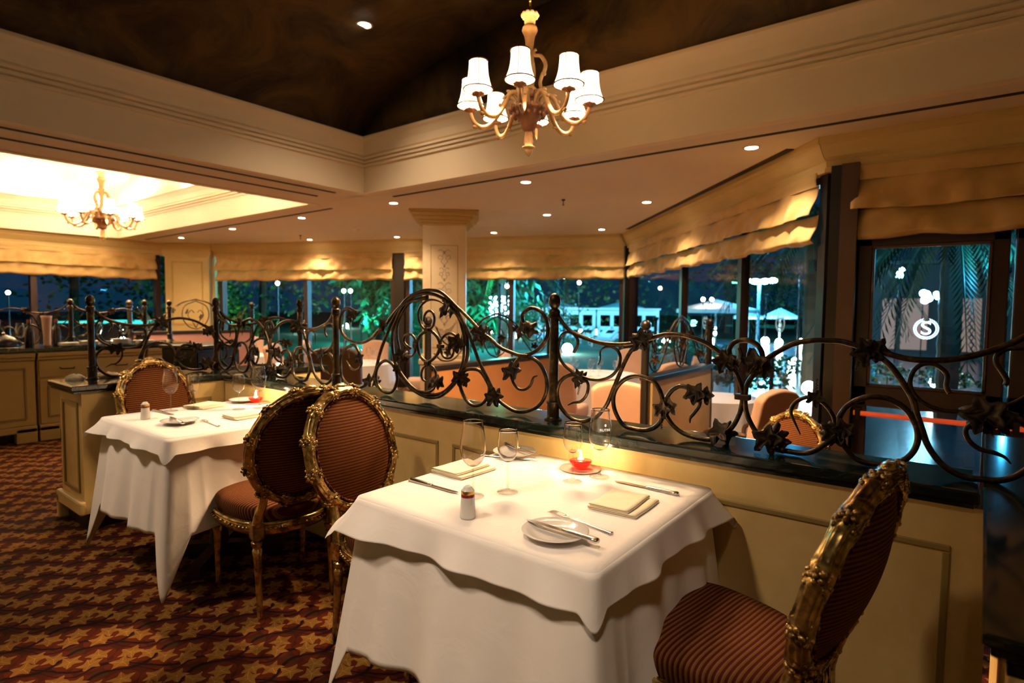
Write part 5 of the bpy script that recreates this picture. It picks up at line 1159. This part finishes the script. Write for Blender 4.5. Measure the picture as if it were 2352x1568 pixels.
for i, (x, y, h, r, s) in enumerate(((-30, 30, 9, 5, 'dark tall tree between the two teal trees'), (-36, 20, 10, 5, 'dark tall tree far left across the lawn'), (-24, 38, 10, 6, 'dark tree mass behind the cabanas, left'), (-14, 46, 11, 7, 'dark tree mass behind the cabanas, right'),
     (-13, 58, 8, 6, 'dark tree behind the white parasols'), (-20, 17.5, 1.9, 1.4, 'round reddish bush right of the painted column'), (-14, 22, 2.0, 1.6, 'round bush before the cabanas'), (-42, 34, 10, 6, 'distant tree above the lawn'), (7.5, 24, 8, 3, 'dark tree seen through the glazed door'), (-37, 2, 9, 5, 'dark tree beyond the leftmost window, nearer'), (-44, 12, 10, 6, 'dark tree beyond the leftmost window, farther'), (-33, 13, 7, 3.5, 'dark tree beyond the leftmost window, right'))):
    tree(s, x, y, h, r, .4 if h > 3 else .14, 1100 if h > 3 else 900, 0, low=.15 if h > 3 else .05, seed=i)
for i, (x, y, sx, s) in enumerate(((-.6, 15.2, 2.6, 'low dark hedge seen through the glazed door'), (-3.9, 12.5, .9, 'leafy clump outside the slanted window'), (-7.5, 20, 1.3, 'low hedge by the garden path lights'), (-15.5, 15.5, 2.0, 'low dark hedge on the lawn beyond the booth'))):
    t = thing('hedge', s, 'hedge', (x, y, ZG)); mb = MB(); rr = random.Random(i)
    for k in range(6): foliage(mb, ((k-2.5)/2.5*sx, rr.uniform(-.3, .3), .3), .5, .36, 260, .13, rr)
    mb.build('foliage', 'leaves_green', t); mb = MB()
    for k in range(6): mb.tube([((k-2.5)/2.5*sx, 0, 0), ((k-2.5)/2.5*sx, 0, .4)], .015, 5)
    mb.build('stem', 'bark', t)
def palm(label, x, y, h, L, n=34, seed=1, dr=1.0):
    rr = random.Random(seed); t = thing('palm_tree', label, 'palm tree', (x, y, ZG), 0)
    mb = MB(); mb.lathe([(.15+.015*(i % 2), i*h/24) for i in range(25)]+[(.1, h+.05)], 14); mb.build('trunk', 'palm_trunk', t)
    mb = MB()
    for k in range(n):
        a = 2.4*k+rr.uniform(-.1, .1); el = rr.uniform(-.5, .9); P = []
        for i in range(9):
            u = i/8; P.append(Vector((cos(a)*L*u*cos(el*(1-u*.3)), sin(a)*L*u*cos(el*(1-u*.3)), h+sin(el)*L*u*.8-dr*L*.75*u*u)))
        mb.tube(P, lambda u: .022*(1-u*.8), 4)
        for i in range(30):
            u = .12+.88*i/30; j = min(7, int(u*8)); w = u*8-j; p = P[j].lerp(P[j+1], w); tg = (P[j+1]-P[j]).normalized(); sd = tg.cross(Vector((0, 0, 1))).normalized()
            for s in (-1, 1):
                l = .50*(1-.6*u)*L/2.2; q = p+(sd*s*.7+tg*.75-Vector((0, 0, .45))).normalized()*l; mb.add([p-tg*.030, p.lerp(q, .5)+tg*.026, q, p.lerp(q, .5)-tg*.026], [(0, 1, 2, 3)])
    mb.build('fronds', 'palm_green', t); return t
palm('palm with drooping blue-lit fronds seen through the door pane', -.05, 11.6, 3.35, 2.1, 40, 3, 1.15); palm('palm crown lit blue beyond the slanted window', -2.6, 14.6, 3.9, 2.3, 34, 5, 1.15)
palm('distant palm trunk wrapped in bright lights', -13.2, 16.6, 4.2, 2.6, 26, 8, 1.0)
t = thing('light_string', 'bright white-blue light cluster around the distant palm trunk', 'string lights', (-12.5, 15.67, 1.35)); mb = MB(); rr = random.Random(4)
for k in range(46): a = k*.9; r_ = .30+.1*rr.random(); mb.ball((r_*cos(a), r_*sin(a), -.35+.75*k/46+.08*rr.random()), .035, 6, 4)
mb.build('bulbs', 'garden_lamp_blue', t); MB().tube([(.34*cos(k*.5), .34*sin(k*.5), -.35+.8*k/90) for k in range(90)], .006, 4).build('wire', 'black_plastic', t)
def garden_light(label, x, y, m='garden_lamp', r=.09, h=.25, e=0, colr=(.6, 1, .85)):
    t = thing('garden_light', label, 'garden light', (x, y, ZG), 0, 'small ground lights in the garden')
    MB().lathe([(.03, 0), (.03, h-r), (.05, h-r+.01)], 10).build('stake', 'black_plastic', t, True); MB().ball((0, 0, h), r, 10, 8).build('globe', m, t, 2)
    if e: lamp('garden_glow', 'POINT', (0, 0, h+.35), e, colr, .1, t)
    return t
GL = [(-40, 29.5, .22, 'far across the lawn, left of the painted column'), (-33.5, 21.4, .15, 'on the lawn above the left distant table'), (-35, 38, .2, 'right of the column, upper'), (-20.6, 27.2, .2, 'right of the column, beside the blue mullion'), (-26, 31.5, .16, 'on the lawn right of the column'),
      (-12.1, 19.4, .2, 'near the lawn centre, right of the nearest post'), (-22, 37, .16, 'before the cabanas, left one'), (-19.5, 35, .16, 'before the cabanas, middle one'), (-18.5, 37, .16, 'before the cabanas, right one'), (-10.96, 26.5, .2, 'in the slanted window, first pane'),
      (-9.6, 29, .18, 'in the slanted window, beside the large parasol'), (-7.8, 32, .2, 'under the white parasols, left'), (-6.9, 31, .18, 'under the white parasols, middle'), (-6.1, 32, .18, 'under the white parasols, right'), (-4.02, 19.9, .13, 'on the wet paving, farther one'),
      (-2.28, 12.95, .14, 'on the wet paving, nearest one'), (-.27, 16.0, .12, 'seen low through the door pane'), (-24.6, 8.0, .1, 'seen in the leftmost window, right one'), (-24.8, 6.4, .11, 'seen in the leftmost window, left one'), (-30, 10, .1, 'seen in the leftmost window, small upper one'), (-28, 9, .1, 'seen in the leftmost window, middle one')]
for x, y, r_, s in GL: garden_light('small bright garden light '+s, x, y, 'garden_lamp', r_, .2, 9 if r_ < .15 and y > 12 else (10 if r_ < .2 else 30))
WL = [(-14.0, 8.22, 1.94, 'high warm lamp in the left far window'), (-12.6, 9.45, 1.76, 'right warm lamp in the left far window'), (-12.75, 9.35, 1.76, 'left warm lamp of the close pair in the left far window'), (-13.5, 21.3, 2.74, 'warm lamp right of the nearest post, upper'), (-13.1, 21.9, 2.5, 'warm lamp right of the nearest post, lower'),
      (-8.0, 23, 1.78, 'left warm lamp of the pair above the large parasol'), (-7.72, 23.2, 1.78, 'right warm lamp of the pair above the large parasol'), (-9.3, 11.9, 1.92, 'warm lamp beside the blue mullion'), (-19.6, 3.95, 1.63, 'lamp in the leftmost window, near the frame edge')]
for x, y, z, s in WL:
    t = thing('garden_lantern', s, 'lantern', (x, y, ZG), 0, 'lanterns on posts in the garden'); MB().tube([(0, 0, 0), (0, 0, z-ZG-.06)], .02, 8).build('post', 'black_plastic', t); MB().ball((0, 0, z-ZG), .05 if y < 15 else .08, 10, 6).build('globe', 'garden_lamp_warm', t, 2); MB().lathe([(.07, z-ZG+.09), (.01, z-ZG+.14)], 10).build('hood', 'black_plastic', t)
# street lamp, blue flood light
t = thing('lamp_post', 'tall post with blue-white floodlight seen through the slanted window', 'street lamp', (-6.75, 26.4, ZG)); MB().tube([(0, 0, 0), (0, 0, 3.0)], .07, 10).build('pole', 'pole_metal', t, True); mb = MB()
for a in (-.5, -.15, .2, .5): mb.ball((a*1.0, a*.3, 3.02+.1*abs(a)), .17, 10, 6, (1.2, .8, .7))
mb.build('lamp_head', 'garden_lamp_blue', t, 2); lamp('flood_glow', 'POINT', (0, -.5, 3.0), 260, CYAN, .2, t)
for x, y, z, s, r_ in ((-1.2, 18.1, 2.36, 'blue-white lamp high left in the door pane', .09), (-.66, 18.45, 1.76, 'blue-white lamp above the emblem in the door pane', .13), (-.33, 18.7, 1.80, 'blue-white lamp right above the emblem in the door pane', .09), (-.24, 18.75, 1.56, 'small pale lamp right of the palm trunk in the door pane', .05)):
    t = thing('garden_lantern', s, 'lantern', (x, y, z), 0, 'blue-white lanterns beyond the door'); mb = MB(); rr = random.Random(int(z*10))
    for k in range(4): mb.ball((rr.uniform(-r_, r_), 0, rr.uniform(-r_, r_)), r_*.7, 8, 6)
    mb.build('globes', 'garden_lamp_blue', t, 2); MB().tube([(0, 0, ZG-z), (0, 0, 0)], .015, 5).build('post', 'black_plastic', t)
def parasol(label, x, y, w_, z, h=.42):
    t = thing('parasol', label, 'parasol', (x, y, ZG), 0, 'white garden parasols'); H = z-ZG; mb = MB(); n = 8
    top = [(0, 0, H)]; e = [(w_*cos(2*PI*k/n), w_*sin(2*PI*k/n), H-h) for k in range(n)]; v = [(w_*cos(2*PI*k/n), w_*sin(2*PI*k/n), H-h-.14) for k in range(n)]
    mb.add(top+e+v, [(0, 1+k, 1+(k+1) % n) for k in range(n)]+[(1+k, 9+k, 9+(k+1) % n, 1+(k+1) % n) for k in range(n)]); solid(mb.build('canopy', 'canvas_white', t), .02)
    MB().tube([(0, 0, 0), (0, 0, H)], .04, 8).build('pole', 'pole_metal', t, True); MB().lathe([(.3, 0), (.3, .06), (.05, .1)], 16).build('base', 'black_plastic', t); return t
for x, y, w_, z, s in ((-7.9, 24.3, 1.7, 1.80, 'large white square-topped parasol in the slanted window'), (-9.1, 33.5, .8, 1.45, 'white parasol just left of the emblem window'), (-7.2, 32.4, .85, 1.50, 'white parasol, left of the bright pair'), (-5.2, 33.0, .85, 1.45, 'white parasol, right of the bright pair'), (-3.3, 33.3, .7, 1.35, 'white parasol by the door column'),
     (-22.2, 34.2, 1.5, 1.9, 'white parasol above the cabanas, left'), (-17.6, 35.0, 1.5, 1.9, 'white parasol above the cabanas, right'), (-23, 31, 1.5, 1.5, 'white parasol left of the cabanas')): parasol(s, x, y, w_, z)
for i in range(4):
    t = thing('garden_cabana', 'pale blue-lit cabana with square openings, '+['leftmost', 'second from left', 'third from left', 'rightmost'][i]+' of the row', 'cabana', (-20.2+i*1.75, 30.4+i*.75, ZG), .40, 'row of pale cabanas'); mb = MB()
    for x0, x1, z0, z1 in ((-.9, .9, 1.42, 1.75), (-.9, -.72, 0, 1.42), (.72, .9, 0, 1.42), (-.1, .1, .55, 1.42), (-.9, .9, .5, .72), (-.72, .72, 0, .3)): mb.box(x0, x1, -.15, .15, z0, z1)
    mb.build('wall', 'canvas_white', t); mb = MB(); mb.box(-1, 1, -.4, .6, 1.75, 1.84); mb.build('roof', 'canvas_white', t)
for i in range(7):
    x, y = -13.2-i*.9+.2*(i % 2), 24.3-.15*i+(i % 3)*1.1
    t = thing('sun_lounger', 'white blue-lit sun lounger on the lawn, '+['first', 'second', 'third', 'fourth', 'fifth', 'sixth', 'seventh'][i]+' from the right', 'sun lounger', (x, y, ZG), .5+.1*i, 'white sun loungers on the lawn'); mb = MB(); mb.box(-.6, .5, -.3, .3, .28, .36); mb.build('seat', 'canvas_white', t)
    mb = MB(); mb.box(0, .75, -.3, .3, -.04, .04, Matrix.Translation((.48, 0, .32)) @ Matrix.Rotation(-.8, 4, 'Y')); mb.build('backrest', 'canvas_white', t); mb = MB()
    for a in (-.5, .4):
        for b in (-.25, .25): mb.box(a-.03, a+.03, b-.03, b+.03, 0, .28)
    mb.build('leg', 'canvas_white', t)
SPN = iter(['under the left weeping tree', 'under the weeping tree right of the column', 'under the green shrub', 'in front of the cabanas', 'beside the sun loungers', 'among the white parasols', 'beneath the palm outside the door', 'beneath the palm by the slanted window', 'on the wet paving', 'on the near lawn', 'on the lawn behind the column', 'on the lawn before the left weeping tree', 'just outside the glazed door', 'just outside the slanted window', 'far across the left lawn'])
def near(x, y): return next(SPN)
# lit pavilion opposite the door
t = thing('garden_pavilion', 'dim pinkish lit pavilion wall seen through the glazed door', 'building', (-.9, 27.5, ZG)); mb = MB(); mb.box(-3.2, 4.2, 0, 3, 0, 3.6); mb.build('wall', 'stucco', t)
for a, b in ((-1.4, -.9), (-.75, .1), (.9, 1.7)): mb = MB(); mb.box(a, b, -.05, 0, .3, 2.3); mb.build('window', 'lit_room', t)
mb = MB(); mb.box(-3.4, 4.4, -.7, 3.2, 3.6, 3.75); mb.build('roof', 'dark_wood', t)
for x, y, z, p, c in ((-22.5, 17.5, .6, 260, (.03, .75, .75)), (-16.2, 18.6, .6, 220, (.03, .75, .75)), (-22.0, 10.4, .5, 40, (.3, 1, .1)), (-17.5, 27.0, 3.0, 600, CYAN), (-15, 22, 2.0, 260, CYAN), (-7.2, 29.5, 2.2, 1300, CYAN), (.55, 10.5, 2.0, 34, CYAN), (-2.6, 11.2, .6, 150, CYAN), (-3.4, 17.5, 2.6, 500, CYAN), (-12, 15, 2.2, 60, (.1, .9, .4)), (-19, 14, 2.5, 60, (.08, .9, .4)), (-26, 22, 3.0, 260, TEAL), (1.5, 9.5, 1.2, 8, CYAN), (-5.6, 12.9, 1.2, 16, CYAN), (-32, 31, 2.5, 500, TEAL)):
    t = thing('garden_fill_light', 'added garden fill light '+('teal' if c[1] >= .75 and c[2] > .6 else 'blue' if c == CYAN else 'green')+', '+near(x, y), 'garden spotlight', (x, y, ZG), 0, 'added garden fill lights'); MB().lathe([(.04, 0), (.04, z-ZG-.12), (.07, z-ZG-.08), (.07, z-ZG-.03)], 10).build('housing', 'black_plastic', t); (lamp('beam', 'SPOT', (0, 0, z-ZG+.1), p*(7 if x > -1 else 3), c, .12, t, (.1, .1, 1), 95, .8) if y < 13.5 and x > -8 and z < 1.5 else lamp('beam', 'POINT', (0, 0, z-ZG+.1), p, c, .15, t))  # unseen lamps with housings, added to light trees, lawn and paving
